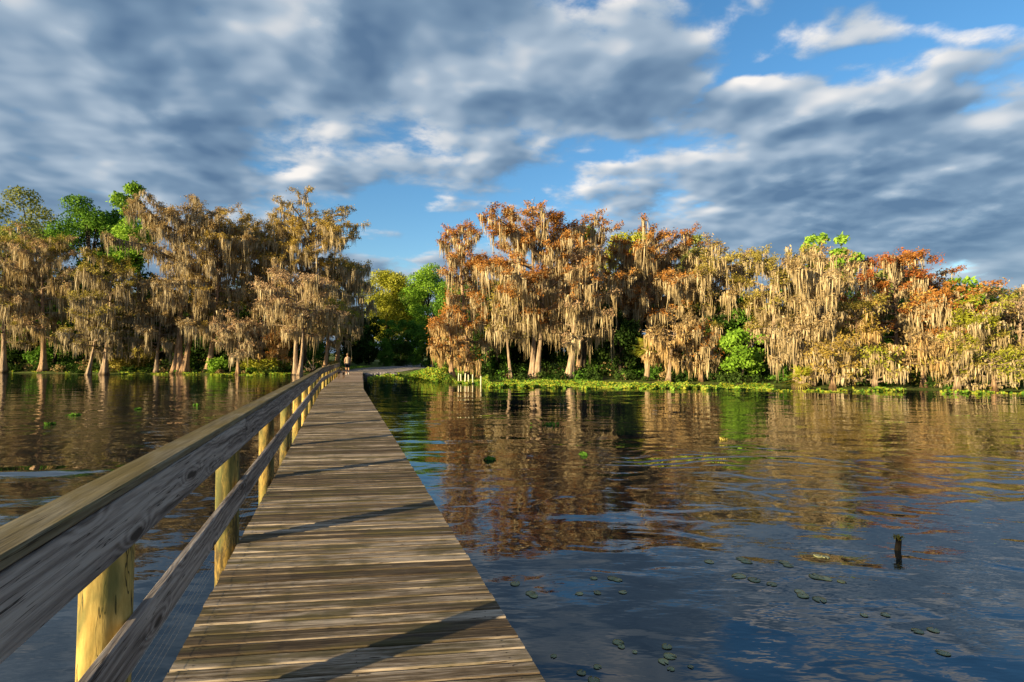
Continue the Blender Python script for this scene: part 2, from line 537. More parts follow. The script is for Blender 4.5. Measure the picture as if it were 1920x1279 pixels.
def build_water():
    m, T, out = new_mat('dark_tannin_water')
    g = T.node('ShaderNodeNewGeometry')
    P = g.outputs['Position']
    # wind ripples run roughly across the view; a patchy breeze and a passing wake
    gust = T.noise(T.mapping(P, rot=(0, 0, rad(12)), scale=(0.06, 0.16, 1)), 1.0, 2.0, 0.5)
    spy = T.node('ShaderNodeSeparateXYZ')
    T.l.new(P, spy.inputs[0])
    calm = T.smooth(spy.outputs[1], 9.0, 27.0, 1.0, 0.5)          # sheltered water under the banks
    amp = T.math('MULTIPLY', T.smooth(gust, 0.38, 0.66, 0.30, 1.25), calm)
    swell = T.noise(T.mapping(P, rot=(0, 0, rad(14)), scale=(0.32, 0.70, 1)), 1.0, 1.5, 0.4, 0.3)
    rip = T.noise(T.mapping(P, rot=(0, 0, rad(-10)), scale=(1.5, 2.3, 1)), 1.0, 1.0, 0.4, 0.5)
    rip2 = T.noise(T.mapping(P, rot=(0, 0, rad(24)), scale=(3.2, 8.0, 1)), 1.0, 2.0, 0.5, 0.3)
    rip3 = T.noise(T.mapping(P, rot=(0, 0, rad(30)), scale=(6.0, 17.0, 1)), 1.0, 2.0, 0.55, 0.3)
    h = T.math('MULTIPLY', T.math('MULTIPLY', swell, calm), 0.062)
    h = T.math('ADD', h, T.math('MULTIPLY', T.math('MULTIPLY', rip3, amp), 0.0016))
    h = T.math('ADD', h, T.math('MULTIPLY', T.math('MULTIPLY', rip, amp), 0.030))
    h = T.math('ADD', h, T.math('MULTIPLY', T.math('MULTIPLY', rip2, amp), 0.0048))
    # wake: long arcs spreading from a point off to the right
    sp = T.node('ShaderNodeSeparateXYZ')
    T.l.new(P, sp.inputs[0])
    wob = T.noise(P, 0.35, 2.0, 0.5)
    r = T.vec('LENGTH', T.mapping(P, loc=(-1.0, -26.0, 0), scale=(0.62, 1.0, 1)))
    r = T.math('ADD', r, T.math('MULTIPLY', wob, 2.6))
    ring = T.math('MULTIPLY', T.math('SINE', T.math('MULTIPLY', r, 13.0)), T.smooth(T.noise(T.mapping(P, loc=(5, 3, 0), scale=(0.5, 0.9, 1)), 1.0, 2.0, 0.5), 0.42, 0.62))
    band = T.math('MULTIPLY', T.smooth(r, 15.0, 16.0), T.smooth(r, 18.6, 17.2))
    band = T.math('MULTIPLY', band, T.math('MULTIPLY', T.smooth(sp.outputs[0], 0.0, 2.2), T.smooth(sp.outputs[0], 8.0, 5.5)))
    h = T.math('ADD', h, T.math('MULTIPLY', T.math('MULTIPLY', ring, band), 0.0085))
    # one smooth wake ridge rolling in from the left
    yy = T.math('ADD', T.math('SUBTRACT', sp.outputs[1], 9.5), T.math('ADD', T.math('MULTIPLY', T.math('ADD', sp.outputs[0], 8.5), -0.10), T.math('MULTIPLY_ADD', wob, 0.5, -0.25)))
    ridge = T.math('EXPONENT', T.math('MULTIPLY', T.math('MULTIPLY', yy, yy), -9.0))
    h = T.math('ADD', h, T.math('MULTIPLY', T.math('MULTIPLY', ridge, T.smooth(sp.outputs[0], -6.9, -8.6)), 0.055))
    nb = T.bump(h, 1.0, 1.0)
    p = principled(T, out, (0.005, 0.0075, 0.010), 0.015, nb, 0.5, IOR=1.7)
    V = np.array([(-3000, -1500, 0), (3000, -1500, 0), (3000, 400, 0), (-3000, 400, 0)], float)
    o = obj('water', mesh_np('water', V, np.array([[0, 1, 2, 3]]), m))
    tag(o, kind='structure')


build_water()

# ------------------------------------------------------------------ gravel path beyond the deck
def build_path():
    m, T, out = new_mat('grey_gravel_path')
    g = T.node('ShaderNodeNewGeometry')
    n = T.noise(g.outputs['Position'], 9.0, 5.0, 0.7)
    n2 = T.noise(g.outputs['Position'], 0.5, 3.0, 0.6)
    col = T.ramp(n, [(0.3, (0.16, 0.13, 0.12)), (0.55, (0.27, 0.235, 0.22)), (0.75, (0.40, 0.36, 0.33))])
    col = T.mix(T.smooth(n2, 0.5, 0.7, 0, 0.5), col, (0.12, 0.12, 0.07))
    principled(T, out, col, 0.95, T.bump(n, 0.6, 0.03), 0.15)
    cl = [(-15.1, 51.8, 2.2), (-14.9, 54.5, 4.2), (-13.6, 58.5, 4.8), (-12.2, 64.0, 3.4), (-12.5, 72, 2.3), (-15.0, 82, 2.0), (-20, 92, 2.0)]
    pts = []
    for k in range(len(cl) - 1):
        for q in range(6):
            f = q / 6
            pts.append([cl[k][i] * (1 - f) + cl[k + 1][i] * f for i in range(3)])
    V, F = [], []
    nw = 9
    for k, (x, y, hw) in enumerate(pts):
        for q in range(nw):
            f = q / (nw - 1) * 2 - 1
            xx = x + f * hw + 0.15 * math.sin(k * 1.7 + q)
            V.append((xx, y, max(gz(xx, y), 0.05) + 0.045))
    for k in range(len(pts) - 1):
        for q in range(nw - 1):
            a = k * nw + q
            F.append((a, a + 1, a + 1 + nw, a + nw))
    o = obj('path', mesh_np('path', V, np.array(F), m, smooth=True))
    tag(o, kind='structure')


build_path()

# ------------------------------------------------------------------ boardwalk
DECK = 0.45
WID = 1.824
O2 = np.array([-2.383, 4.70])
U1 = np.array([-0.3048, 0.9524])
N1 = np.array([0.9524, 0.3048])
BAY = 2.55
S_END = 8 * BAY
CRN = O2 + U1 * S_END
U2 = np.array([-0.271, 0.9626])
U2 = U2 / np.linalg.norm(U2)
N2 = np.array([U2[1], -U2[0]])
L2 = 29.6


def deckpt(s, t, z):
    """s along the deck from the second post, t inward from the left edge, z above the deck"""
    if s <= S_END:
        p = O2 + U1 * s + N1 * t
        dz = 0.0
    else:
        p = CRN + U2 * (s - S_END) + N2 * t
        dz = -0.20 * (s - S_END) / L2
    return Vector((p[0], p[1], DECK + dz + z))


def cap_h(s):
    return max(0.98, 1.14 - 0.0085 * (s + 2.5))


bw = empty('boardwalk', deckpt(-8, 0.9, 0))
tag(bw, 'long weathered plank boardwalk with one timber handrail crossing the dark water to shore', 'boardwalk')
BWL = Vector(bw.location)
rng = random.Random(5)
A1 = math.atan2(N1[1], N1[0])
A2 = math.atan2(N2[1], N2[0])

SKEW = rad(11.0)                 # the boards are laid a little askew to the handrail
PITCHP = 0.1205 / math.cos(SKEW)
PLANK_L = WID / math.cos(SKEW) + 0.01


def skew(me):
    for v in me.vertices:
        v.co.x -= v.co.y * math.tan(SKEW)
    return me


def plank_with_nails(L, W, seed):
    me = board_mesh('plank', L, W, 0.038, M['plank'], 0.008)
    r = random.Random(seed)
    bm = bmesh.new()
    bm.from_mesh(me)
    for x in (-L / 2 + 0.10, 0.01, L / 2 - 0.12):
        for y in (-W * 0.28, W * 0.27):
            cx, cy = x + r.uniform(-0.012, 0.012), y + r.uniform(-0.01, 0.01)
            vs = [bm.verts.new((cx + 0.0048 * math.cos(k * 1.0472), cy + 0.0048 * math.sin(k * 1.0472), 0.0012)) for k in range(6)]
            bm.faces.new(vs).material_index = 1
    bm.to_mesh(me)
    bm.free()
    me.materials.append(M['nail'])
    return skew(me)


plank_mesh = [plank_with_nails(PLANK_L, 0.1075 + 0.001 * k, k) for k in range(4)]
plain_plank = skew(board_mesh('plank', PLANK_L, 0.110, 0.038, M['plank'], 0.006))
s = -8.0
np_ = 0
farV, farF = [], []
while s < S_END + L2:
    a = A1 if s < S_END - 0.6 else (A2 if s > S_END + 0.6 else A1 + (A2 - A1) * (s - S_END + 0.6) / 1.2)
    a -= SKEW
    c = deckpt(s, WID / 2 + rng.uniform(-0.005, 0.005), rng.uniform(-0.003, 0.002))
    if np_ < 290:
        o = bpy.data.objects.new('plank', plank_mesh[rng.randrange(4)])
        o.location = c - BWL
        o.rotation_euler = (rng.uniform(-0.006, 0.006), rng.uniform(-0.0015, 0.0015), a + rng.uniform(-0.004, 0.004))
        link(o, bw)
    else:
        R = Matrix.Rotation(a, 4, 'Z')
        b0 = len(farV)
        for v in plain_plank.vertices:
            farV.append(tuple(R @ v.co + (c - BWL)))
        for p in plain_plank.polygons:
            farF.append([b0 + i for i in p.vertices])
    np_ += 1
    s += PITCHP
me = bpy.data.meshes.new('far_planks')
me.from_pydata(farV, [], farF)
# the far boards share one mesh: grain runs across the deck
mfar, Tf, of = new_mat('far_plank_timber')
tg = Tf.node('ShaderNodeTexCoord')
gf = Tf.node('ShaderNodeNewGeometry')
nf = Tf.noise(Tf.mapping(tg.outputs['Object'], rot=(0, 0, SKEW - A2), scale=(1.0, 20, 20)), 1.0, 5.0, 0.6)
vf = Tf.math('ADD', Tf.math('MULTIPLY', nf, 0.7), Tf.math('MULTIPLY', gf.outputs['Random Per Island'], 0.3))
principled(Tf, of, Tf.ramp(vf, [(0.3, (0.10, 0.068, 0.048)), (0.5, (0.22, 0.16, 0.12)), (0.7, (0.42, 0.34, 0.28))]), 0.85, None, 0.2)
me.materials.append(mfar)
o = link(bpy.data.objects.new('plank_run', me), bw)
o['kind'] = 'stuff'


def bar(name, p0, p1, W, T, mat, bev=0.006, top_up=True, parent=bw, base=None):
    """board with its centre-top line from p0 to p1; W horizontal width, T vertical thickness"""
    p0, p1 = Vector(p0), Vector(p1)
    d = p1 - p0
    L = d.length
    meb = board_mesh(name, L, W, T, mat, bev, segs=max(1, int(L / 0.8)))
    o = bpy.data.objects.new(name, meb)
    yaw = math.atan2(d.y, d.x)
    pit = -math.asin(d.z / L)
    o.rotation_euler = (0, pit, yaw)
    o.location = (p0 + p1) / 2 - (BWL if base is None else base)
    link(o, parent)
    return o


# posts: round-cornered treated poles, from the lake bed to just under the cap
def post_mesh(h_top, seed):
    r = random.Random(seed)
    bm = bmesh.new()
    nseg = 20
    rings = []
    zs = [-1.9, -0.45, -0.2, 0.1, 0.5, 0.8, h_top - 0.012, h_top]
    ex, ey = r.uniform(-0.01, 0.01), r.uniform(-0.01, 0.01)
    for zi, z in enumerate(zs):
        R = 0.093 * (1.0 - 0.02 * z) * (0.93 if zi == len(zs) - 1 else 1)
        ring = []
        for k in range(nseg):
            th = 2 * math.pi * k / nseg
            cx, sx = math.cos(th), math.sin(th)
            rr = R / (abs(cx) ** 2.15 + abs(sx) ** 2.15) ** (1 / 2.15)
            rr *= 1 + 0.012 * math.sin(3 * th + seed) + r.uniform(-0.004, 0.004)
            # local x is vertical so that the grain follows the pole
            ring.append(bm.verts.new((z, rr * cx + ex * z, rr * sx + ey * z)))
        rings.append(ring)
    for i in range(len(zs) - 1):
        for k in range(nseg):
            bm.faces.new((rings[i][k], rings[i][(k + 1) % nseg], rings[i + 1][(k + 1) % nseg], rings[i + 1][k]))
    bm.faces.new(rings[-1])
    bm.faces.new(rings[0][::-1])
    bmesh.ops.recalc_face_normals(bm, faces=bm.faces)
    return bm_mesh('post', bm, M['post'], True)


POST_S = [(k - 2) * BAY for k in range(-1, 11)] + [S_END + BAY * q for q in range(1, 9)]
for i, ps in enumerate(POST_S):
    hh = cap_h(ps) - 0.045
    pm = post_mesh(hh, i)
    for p in pm.polygons:
        p.use_smooth = abs(p.normal.x) < 0.7
    o = bpy.data.objects.new('post', pm)
    a = A1 if ps <= S_END else A2
    # local x up, local y across the deck
    o.rotation_euler = Matrix(((0, math.cos(a), -math.sin(a)), (0, math.sin(a), math.cos(a)), (1, 0, 0))).to_euler()
    o.location = deckpt(ps, -0.0955, 0) - BWL
    link(o, bw)

# supports below the deck: piles, cross beams and stringers
pile_bm = bmesh.new()
bmesh.ops.create_cone(pile_bm, cap_ends=True, segments=12, radius1=0.10, radius2=0.09, depth=1.9, matrix=Matrix.Translation((0, 0, -0.95)))
pile_me = bm_mesh('pile', pile_bm, M['beam'], True)
for i, ps in enumerate(POST_S):
    o = bpy.data.objects.new('pile', pile_me)
    o.location = deckpt(ps, WID - 0.22, -0.19) - BWL
    link(o, bw)
    a_, b_ = deckpt(ps, 0.02, -0.19), deckpt(ps, WID - 0.06, -0.19)
    bar('cross_beam', a_, b_, 0.09, 0.15, M['beam'])
for t in (0.10, WID / 2, WID - 0.12):
    bar('stringer', deckpt(-8, t, -0.042), deckpt(S_END, t, -0.042), 0.05, 0.145, M['beam'])
    bar('stringer', deckpt(S_END + 0.01, t, -0.042), deckpt(S_END + L2 - 0.1, t, -0.042), 0.05, 0.145, M['beam'])

# rails: boards two bays long, butted at the posts
joints = [POST_S[0] - 0.6] + POST_S[1::2]
if joints[-1] < POST_S[-1]:
    joints.append(POST_S[-1] + 0.1)
r2 = random.Random(3)
BOARDS = []
for a_, b_ in zip(joints[:-1], joints[1:]):
    e = 0.004
    s0, s1 = a_ + e, b_ - e
    j = r2.uniform(-0.004, 0.004)
    bar('rail_cap', deckpt(s0, -0.034 + j, cap_h(s0)), deckpt(s1, -0.034 + j, cap_h(s1)), 0.152, 0.040, M['cap'], 0.007)
    # boards on edge: swap so the broad face is vertical with grain pattern on it
    rb_ = bar('rail_board', deckpt(s0, 0.0205, cap_h(s0) - 0.044), deckpt(s1, 0.0205, cap_h(s1) - 0.044), 0.039, 0.228, M['rail'], 0.005)
    lo = 0.55
    lr_ = bar('lower_rail', deckpt(s0, 0.0205, lo - 0.003 * max(0, s0 / 6)), deckpt(s1, 0.0205, lo - 0.003 * max(0, s1 / 6)), 0.039, 0.19, M['rail'], 0.005)
    BOARDS.append((s0, s1, rb_, lr_))
# nail heads on the near boards
nb_bm = bmesh.new()
bmesh.ops.create_cone(nb_bm, cap_ends=True, segments=8, radius1=0.006, radius2=0.005, depth=0.004)
nail_me = bm_mesh('nail', nb_bm, M['wire'])
for ps in POST_S[1:8]:
    for z in (cap_h(ps) - 0.10, cap_h(ps) - 0.21, 0.50, 0.41):
        o = bpy.data.objects.new('nail', nail_me)
        o.rotation_euler = (0, rad(90), A1)
        sn = ps + rng.choice((-0.05, 0.05)) + rng.uniform(-0.012, 0.012)
        o.location = deckpt(sn, 0.0415, z) - BWL
        hit = [q for q in BOARDS if q[0] <= sn <= q[1]]
        if not hit:
            continue
        par = hit[0][2] if z > 0.6 else hit[0][3]
        link(o, par)
        o.matrix_parent_inverse = par.matrix_basis.inverted()


def tube(V, F, p0, p1, r, n=4):
    p0, p1 = np.array(p0, float), np.array(p1, float)
    d = p1 - p0
    d /= np.linalg.norm(d)
    a = np.cross(d, (0, 0, 1.0) if abs(d[2]) < 0.9 else (1.0, 0, 0))
    a /= np.linalg.norm(a)
    b = np.cross(d, a)
    b0 = len(V)
    for p in (p0, p1):
        for k in range(n):
            th = 2 * math.pi * k / n
            V.append(p + r * (a * math.cos(th) + b * math.sin(th)))
    for k in range(n):
        F.append((b0 + k, b0 + (k + 1) % n, b0 + n + (k + 1) % n, b0 + n + k))


for k in range(2, 5):
    V, F = [], []
    s0, s1 = POST_S[k] + 0.09, POST_S[k + 1] - 0.09
    wr = random.Random(k)
    for q in range(8):
        z = 0.02 + 0.046 * q
        tube(V, F, np.array(deckpt(s0, -0.055, z)) - np.array(BWL), np.array(deckpt(s1, -0.055, z + wr.uniform(-0.012, 0.012))) - np.array(BWL), 0.0006, 3)
    obj('wire_mesh', mesh_np('wire_mesh', V, np.array(F), M['wire']), bw)


# ------------------------------------------------------------------ tree building blocks
def sweep(VL, FL, nv, pts, rr, n, lobes=None):
    pts = np.asarray(pts, float)
    k = len(pts)
    t = np.gradient(pts, axis=0)
    t /= np.linalg.norm(t, axis=1)[:, None] + 1e-9
    up = np.array([0.0, 0.0, 1.0]) if abs(t[:, 2]).mean() < 0.8 else np.array([0.0, 1.0, 0.0])
    a = np.cross(t, up)
    a /= np.linalg.norm(a, axis=1)[:, None] + 1e-9
    b = np.cross(t, a)
    th = np.arange(n) * 2 * np.pi / n
    R = np.asarray(rr, float)[:, None] * np.ones((1, n))
    if lobes is not None:
        R = R * lobes(th, pts)
    V = pts[:, None, :] + R[..., None] * (a[:, None, :] * np.cos(th)[None, :, None] + b[:, None, :] * np.sin(th)[None, :, None])
    i = np.arange(k - 1)[:, None] * n
    q = np.arange(n)[None, :]
    q2 = (q + 1) % n
    F = np.stack([i + q, i + q2, i + n + q2, i + n + q], -1).reshape(-1, 4) + nv
    VL.append(V.reshape(-1, 3))
    FL.append(F)
    return nv + k * n


def resample(pts, f):
    """point at fraction f (array) along a polyline (k,3)"""
    k = len(pts) - 1
    x = np.clip(np.asarray(f) * k, 0, k - 1e-6)
    i = x.astype(int)
    u = (x - i)[..., None]
    return pts[i] * (1 - u) + pts[i + 1] * u


def unit(v):
    return v / (np.linalg.norm(v, axis=-1, keepdims=True) + 1e-9)


def leaf_quads(r, c, size, aspect, normal=None, spread=0.8):
    m = len(c)
    if normal is None:
        nrm = unit(r.normal(size=(m, 3)))
    else:
        nrm = unit(normal + spread * r.normal(size=(m, 3)))
    a = unit(np.cross(nrm, r.normal(size=(m, 3))))
    b = np.cross(nrm, a)
    s = size * r.uniform(0.6, 1.35, (m, 1))
    V = np.stack([c + a * s, c + b * s * aspect, c - a * s, c - b * s * aspect], 1)
    return V.reshape(-1, 3), np.arange(m * 4).reshape(m, 4)


def strands(r, A, L, wd):
    """hanging ribbons of moss: A anchors (m,3), L lengths, wd widths"""
    m = len(A)
    yaw = r.uniform(0, np.pi, m)
    side = np.stack([np.cos(yaw), np.sin(yaw), np.zeros(m)], 1)
    lev = np.array([-0.05, 0.42, 1.0])
    wl = np.array([0.7, 0.95, 0.18])
    sway = r.normal(size=(m, 2)) * 0.05
    sw2 = r.normal(size=(m, 3, 2)) * 0.022
    P = np.repeat(A[:, None, :], 3, 1)
    P[:, :, 2] -= lev[None, :] * L[:, None]
    P[:, :, :2] += (sway[:, None, :] * lev[None, :, None] + sw2) * L[:, None, None]
    off = side[:, None, :] * (wl[None, :] * wd[:, None])[..., None] * 0.5
    V = np.stack([P - off, P + off], 2)          # m,4,2,3
    base = (np.arange(m) * 6)[:, None]
    q = np.arange(2)[None, :] * 2
    F = np.stack([base + q, base + q + 1, base + q + 3, base + q + 2], -1).reshape(-1, 4)
    return V.reshape(-1, 3), F


PROF = {
    'vase': ([0, 0.35, 0.65, 0.88, 1.0], [0.52, 0.78, 1.0, 1.0, 0.72]),
    'layer': ([0, 0.3, 0.6, 0.85, 1.0], [0.95, 0.85, 0.75, 0.70, 0.45]),
    'round': ([0, 0.3, 0.6, 0.85, 1.0], [0.70, 0.95, 1.0, 0.85, 0.45]),
    'low': ([0, 0.35, 0.7, 0.9, 1.0], [0.90, 1.0, 0.92, 0.72, 0.40]),
    'cone': ([0, 0.3, 0.6, 0.85, 1.0], [1.0, 0.85, 0.62, 0.40, 0.18]),
}


def cypress(label, px, Y, top, hw, leaf='brown', moss='moss_tan', bark='bark_warm', shape='vase', cb=0.30, lean=0.0, seed=1,
            leafd=1.0, mossd=1.0, r0=None, name='cypress_tree', leaf_lo=0.55, trunks=1, group=None, moss_len=1.0, bare=0.0, leaf2=None, twig_n=3):
    r = np.random.default_rng(seed)
    X = (px - 960) / FPX * Y
    z0 = max(gz(X, Y), -0.25) - 0.12
    H = atdepth(px, top, Y).z - z0
    R = 1.27 * hw * Y / FPX
    root = empty(name, (X, Y, z0))
    tag(root, label, 'tree', group or 'moss-draped cypress trees along the bank')
    if r0 is None:
        r0 = 0.07 + 0.0115 * H
    # trunk(s)
    VL, FL, nv = [], [], 0
    tpaths = []
    for ti in range(trunks):
        k = 15
        f = np.linspace(0, 1, k) ** 1.35
        offs = np.zeros((k, 3))
        ph = r.uniform(0, 6.28, 4)
        leanx = lean * Y / FPX if ti == 0 else r.uniform(-0.12, 0.12) * H
        offs[:, 0] = leanx * f ** 0.9 + 0.012 * H * np.sin(f * 5 + ph[0]) * f ** 0.5
        offs[:, 1] = r.uniform(-0.03, 0.03) * H * f + 0.012 * H * np.sin(f * 4 + ph[1]) * f ** 0.5
        offs[:, 2] = f * H * (0.95 if ti == 0 else 0.8)
        if ti:
            offs[:, 0] += r.choice([-1, 1]) * r0 * 1.7
            offs[:, 1] += r.uniform(-0.3, 0.1)
        zz = offs[:, 2]
        rr = r0 * (0.85 if ti else 1) * ((1 - f) ** 0.75 * 0.95 + 0.05) + r0 * 1.0 * np.exp(-zz / (0.5 + 0.02 * H))
        nl = int(r.integers(4, 7))
        phl = r.uniform(0, 6.28)

        def lob(th, pts, zz=zz, nl=nl, phl=phl):
            amp = 0.34 * np.exp(-zz / 1.1) + 0.07
            return 1 + amp[:, None] * (np.abs(np.cos(th * nl / 2 + phl))[None, :] * 2 - 1.2)
        nv = sweep(VL, FL, nv, offs, rr, 16, lob)
        tpaths.append(offs)
    TV, TF = np.concatenate(VL), np.concatenate(FL)
    # limbs
    VL, FL, nv = [], [], 0
    prim, sec, ter = [], [], []
    nprim = int((12 + H * 1.7) * (1.15 if trunks > 1 else 1))
    pf, pv = PROF[shape]
    for i in range(nprim):
        tp = tpaths[i % trunks]
        f = cb + (1 - cb) * ((i + r.uniform(0, 0.9)) / nprim) ** 0.85
        fc = (f - cb) / (1 - cb)
        p0 = resample(tp, np.interp(f * H * 0.95, tp[:, 2], np.linspace(0, 1, len(tp))))
        L = R * np.interp(fc, pf, pv) * r.uniform(0.62, 1.12)
        az = i * 2.399 + r.uniform(-0.5, 0.5)
        el = rad(2 + 34 * fc ** 1.5 + r.uniform(-8, 14))
        k = 6
        q = np.linspace(0, 1, k)
        azs = az + np.cumsum(r.normal(size=k) * 0.13)
        els = el + 0.25 * q - 0.75 * q ** 2 * r.uniform(0.3, 1.2) + np.cumsum(r.normal(size=k) * 0.08)
        st = np.stack([np.cos(azs) * np.cos(els), np.sin(azs) * np.cos(els), np.sin(els)], 1) * (L / (k - 1))
        pts = p0 + np.concatenate([[np.zeros(3)], np.cumsum(st[1:], 0)])
        rb = (0.035 + 0.02 * L) * (1.1 - 0.5 * fc)
        nv = sweep(VL, FL, nv, pts, rb * (1 - 0.85 * q), 5)
        prim.append((pts, L, fc))
        for j in range(int(3 + L * 1.1)):
            ff = r.uniform(0.25, 1.0)
            s0 = resample(pts, ff)
            a2 = az + r.choice([-1, 1]) * r.uniform(0.4, 1.25)
            e2 = r.uniform(-0.1, 0.55) + 0.3 * fc
            L2_ = L * r.uniform(0.2, 0.42) * (1.2 - 0.5 * ff)
            k2 = 4
            q2 = np.linspace(0, 1, k2)
            a2s = a2 + np.cumsum(r.normal(size=k2) * 0.22)
            e2s = e2 - 0.5 * q2 + np.cumsum(r.normal(size=k2) * 0.16)
            st2 = np.stack([np.cos(a2s) * np.cos(e2s), np.sin(a2s) * np.cos(e2s), np.sin(e2s)], 1) * (L2_ / (k2 - 1))
            p2 = s0 + np.concatenate([[np.zeros(3)], np.cumsum(st2[1:], 0)])
            nv = sweep(VL, FL, nv, p2, (0.012 + 0.009 * L2_) * (1 - 0.8 * q2), 3)
            sec.append((p2, L2_, fc))
            for m_ in range(twig_n):
                f3 = r.uniform(0.2, 1.0)
                t0 = resample(p2, f3)
                d3 = unit(np.array([math.cos(a2) * 0.6, math.sin(a2) * 0.6, 0.5]) + r.normal(size=3) * 0.55)
                l3 = r.uniform(0.25, 0.7) * min(1.0, 0.35 + R * 0.2)
                p3 = np.stack([t0, t0 + d3 * l3 * 0.55 + r.normal(size=3) * 0.04, t0 + d3 * l3])
                nv = sweep(VL, FL, nv, p3, np.array([0.010, 0.007, 0.003]), 3)
                ter.append((p3, l3, fc))
    LV = np.concatenate(VL)
    sz = H / np.percentile(LV[:, 2], 99.7)
    for q_ in prim + sec + ter:
        q_[0][:, 2] *= sz
    LV[:, 2] *= sz
    TV[:, 2] *= np.where(TV[:, 2] > 0, sz, 1)
    obj('trunk', mesh_np('trunk', TV, TF, M[bark], smooth=True), root)
    obj('limbs', mesh_np('limbs', LV, np.concatenate(FL), M['twig'], smooth=True), root)
    # foliage: feathery sprays on the twigs, thin low down
    nleaf = int(235 * R * H * leafd)
    if nleaf > 50:
        wts = np.array([t_[1] * (1.0 if t_[2] > leaf_lo else 0.45) for t_ in ter])
        idx = r.choice(len(ter), nleaf, p=wts / wts.sum())
        T3 = np.stack([t_[0] for t_ in ter])
        ff = r.uniform(0.1, 1.15, nleaf)[:, None]
        cpos = T3[idx, 0] * (1 - ff) + T3[idx, 2] * ff + r.normal(size=(nleaf, 3)) * np.array([0.15, 0.15, 0.10])
        dirn = np.array([0, 0, 0.7]) + np.zeros((nleaf, 3))
        Vl, Fl = leaf_quads(r, cpos, 0.100, 0.34, dirn, 0.9)
        mats = [M['leaf_' + leaf]]
        mi = None
        if leaf2:
            mats.append(M['leaf_' + leaf2])
            sel = (np.sin(cpos[:, 0] * 1.3 + seed) + np.sin(cpos[:, 2] * 1.1 + cpos[:, 1]) + r.normal(size=nleaf) * 0.5) > 0.3
            mi = sel.astype(int)
        obj('crown', mesh_np('crown', Vl, Fl, mats, mi), root)
    # moss
    ncl = int(14.0 * R * H * mossd)
    if ncl > 4:
        pool = [(p_, l_, f_) for p_, l_, f_ in prim] + [(p_, l_ * 1.3, f_) for p_, l_, f_ in sec]
        wts = np.array([p_[1] * (0.30 if p_[2] > 0.84 else 1.0) for p_ in pool])
        idx = r.choice(len(pool), ncl, p=wts / wts.sum())
        ANC = np.array([resample(pool[i][0], r.uniform(0.12, 1.0)) for i in idx])
        CL = np.clip(r.lognormal(-0.26, 0.48, ncl), 0.25, 2.3) * moss_len * min(1.1, 0.50 + 0.05 * H)
        CL = np.minimum(CL, np.maximum(0.25, ANC[:, 2] - 0.35))
        ns = 9
        A = np.repeat(ANC, ns, 0) + r.normal(size=(ncl * ns, 3)) * np.array([0.11, 0.11, 0.06])
        Ls = np.repeat(CL, ns) * r.uniform(0.35, 1.05, ncl * ns)
        Vm, Fm = strands(r, A, Ls, r.uniform(0.03, 0.09, ncl * ns))
        # short tufts lying on the branches themselves
        nt = ncl * 3
        i2 = r.choice(len(pool), nt, p=wts / wts.sum())
        tp_ = np.array([resample(pool[i][0], r.uniform(0.05, 1.0)) for i in i2]) + r.normal(size=(nt, 3)) * 0.07
        Vt, Ft = leaf_quads(r, tp_, 0.10, 0.5)
        mo_ = obj('moss', mesh_np('moss', np.concatenate([Vm, Vt]), np.concatenate([Fm, Ft + len(Vm)]), M[moss]), root)
        mo_['kind'] = 'stuff'
    return root


# ------------------------------------------------------------------ broadleaf trees and shrubs
def broadleaf_parts(seed, H, R, cbase, nblob, nleaf, lsize, flat=0.75, full=False):
    r = np.random.default_rng(seed)
    ch = H - cbase
    B = []
    while len(B) < nblob:
        v = r.uniform(-1, 1, 3)
        d = max(np.hypot(v[0], v[1]), abs(v[2]) ** 2) if full else np.linalg.norm(v)
        if d < 1 and d > 0.25:
            B.append((v[0] * R * 0.78, v[1] * R * 0.78, cbase + ch * (0.5 + 0.46 * v[2]), R * r.uniform(0.22, 0.42)))
    B = np.array(B)
    bi = r.choice(nblob, nleaf, p=(B[:, 3] ** 2) / (B[:, 3] ** 2).sum())
    n = unit(r.normal(size=(nleaf, 3)) + np.array([0, 0, 0.35]))
    sh = r.uniform(0.55, 1.08, nleaf)[:, None]
    c = B[bi, :3] + n * B[bi, 3:4] * sh * np.array([1, 1, flat])
    c += r.normal(size=c.shape) * 0.08
    c[:, 2] = np.maximum(c[:, 2], 0.08)
    Vl, Fl = leaf_quads(r, c, lsize, 0.55, n, 0.7)
    VL, FL, nv = [], [], 0
    f = np.linspace(0, 1, 8)
    tr = np.stack([0.03 * H * np.sin(f * 3 + seed), 0.02 * H * np.sin(f * 4), f * (cbase + ch * 0.75) - 0.3], 1)
    nv = sweep(VL, FL, nv, tr, (0.06 + 0.018 * H) * (1 - 0.85 * f), 8)
    for b in B[:: max(1, nblob // 12)]:
        z = min(b[2] * 0.7, tr[-1, 2])
        p0 = resample(tr, np.interp(z, tr[:, 2], f))
        q = np.linspace(0, 1, 5)[:, None]
        pts = p0 * (1 - q) + b[:3] * q + np.sin(q * 3.1) * np.array([0, 0, 0.2])
        nv = sweep(VL, FL, nv, pts, (0.02 + 0.006 * H) * (1 - 0.8 * q[:, 0]), 4)
    return (np.concatenate(VL), np.concatenate(FL)), (Vl, Fl)


def place_tree(name, label, cat, group, loc, parts, leaf, bark='bark_dark', rz=0.0, scale=1.0):
    root = empty(name, loc, rz)
    root.scale = (scale,) * 3
    tag(root, label, cat, group)
    for nm, me in parts:
        obj(nm, me, root)
    return root


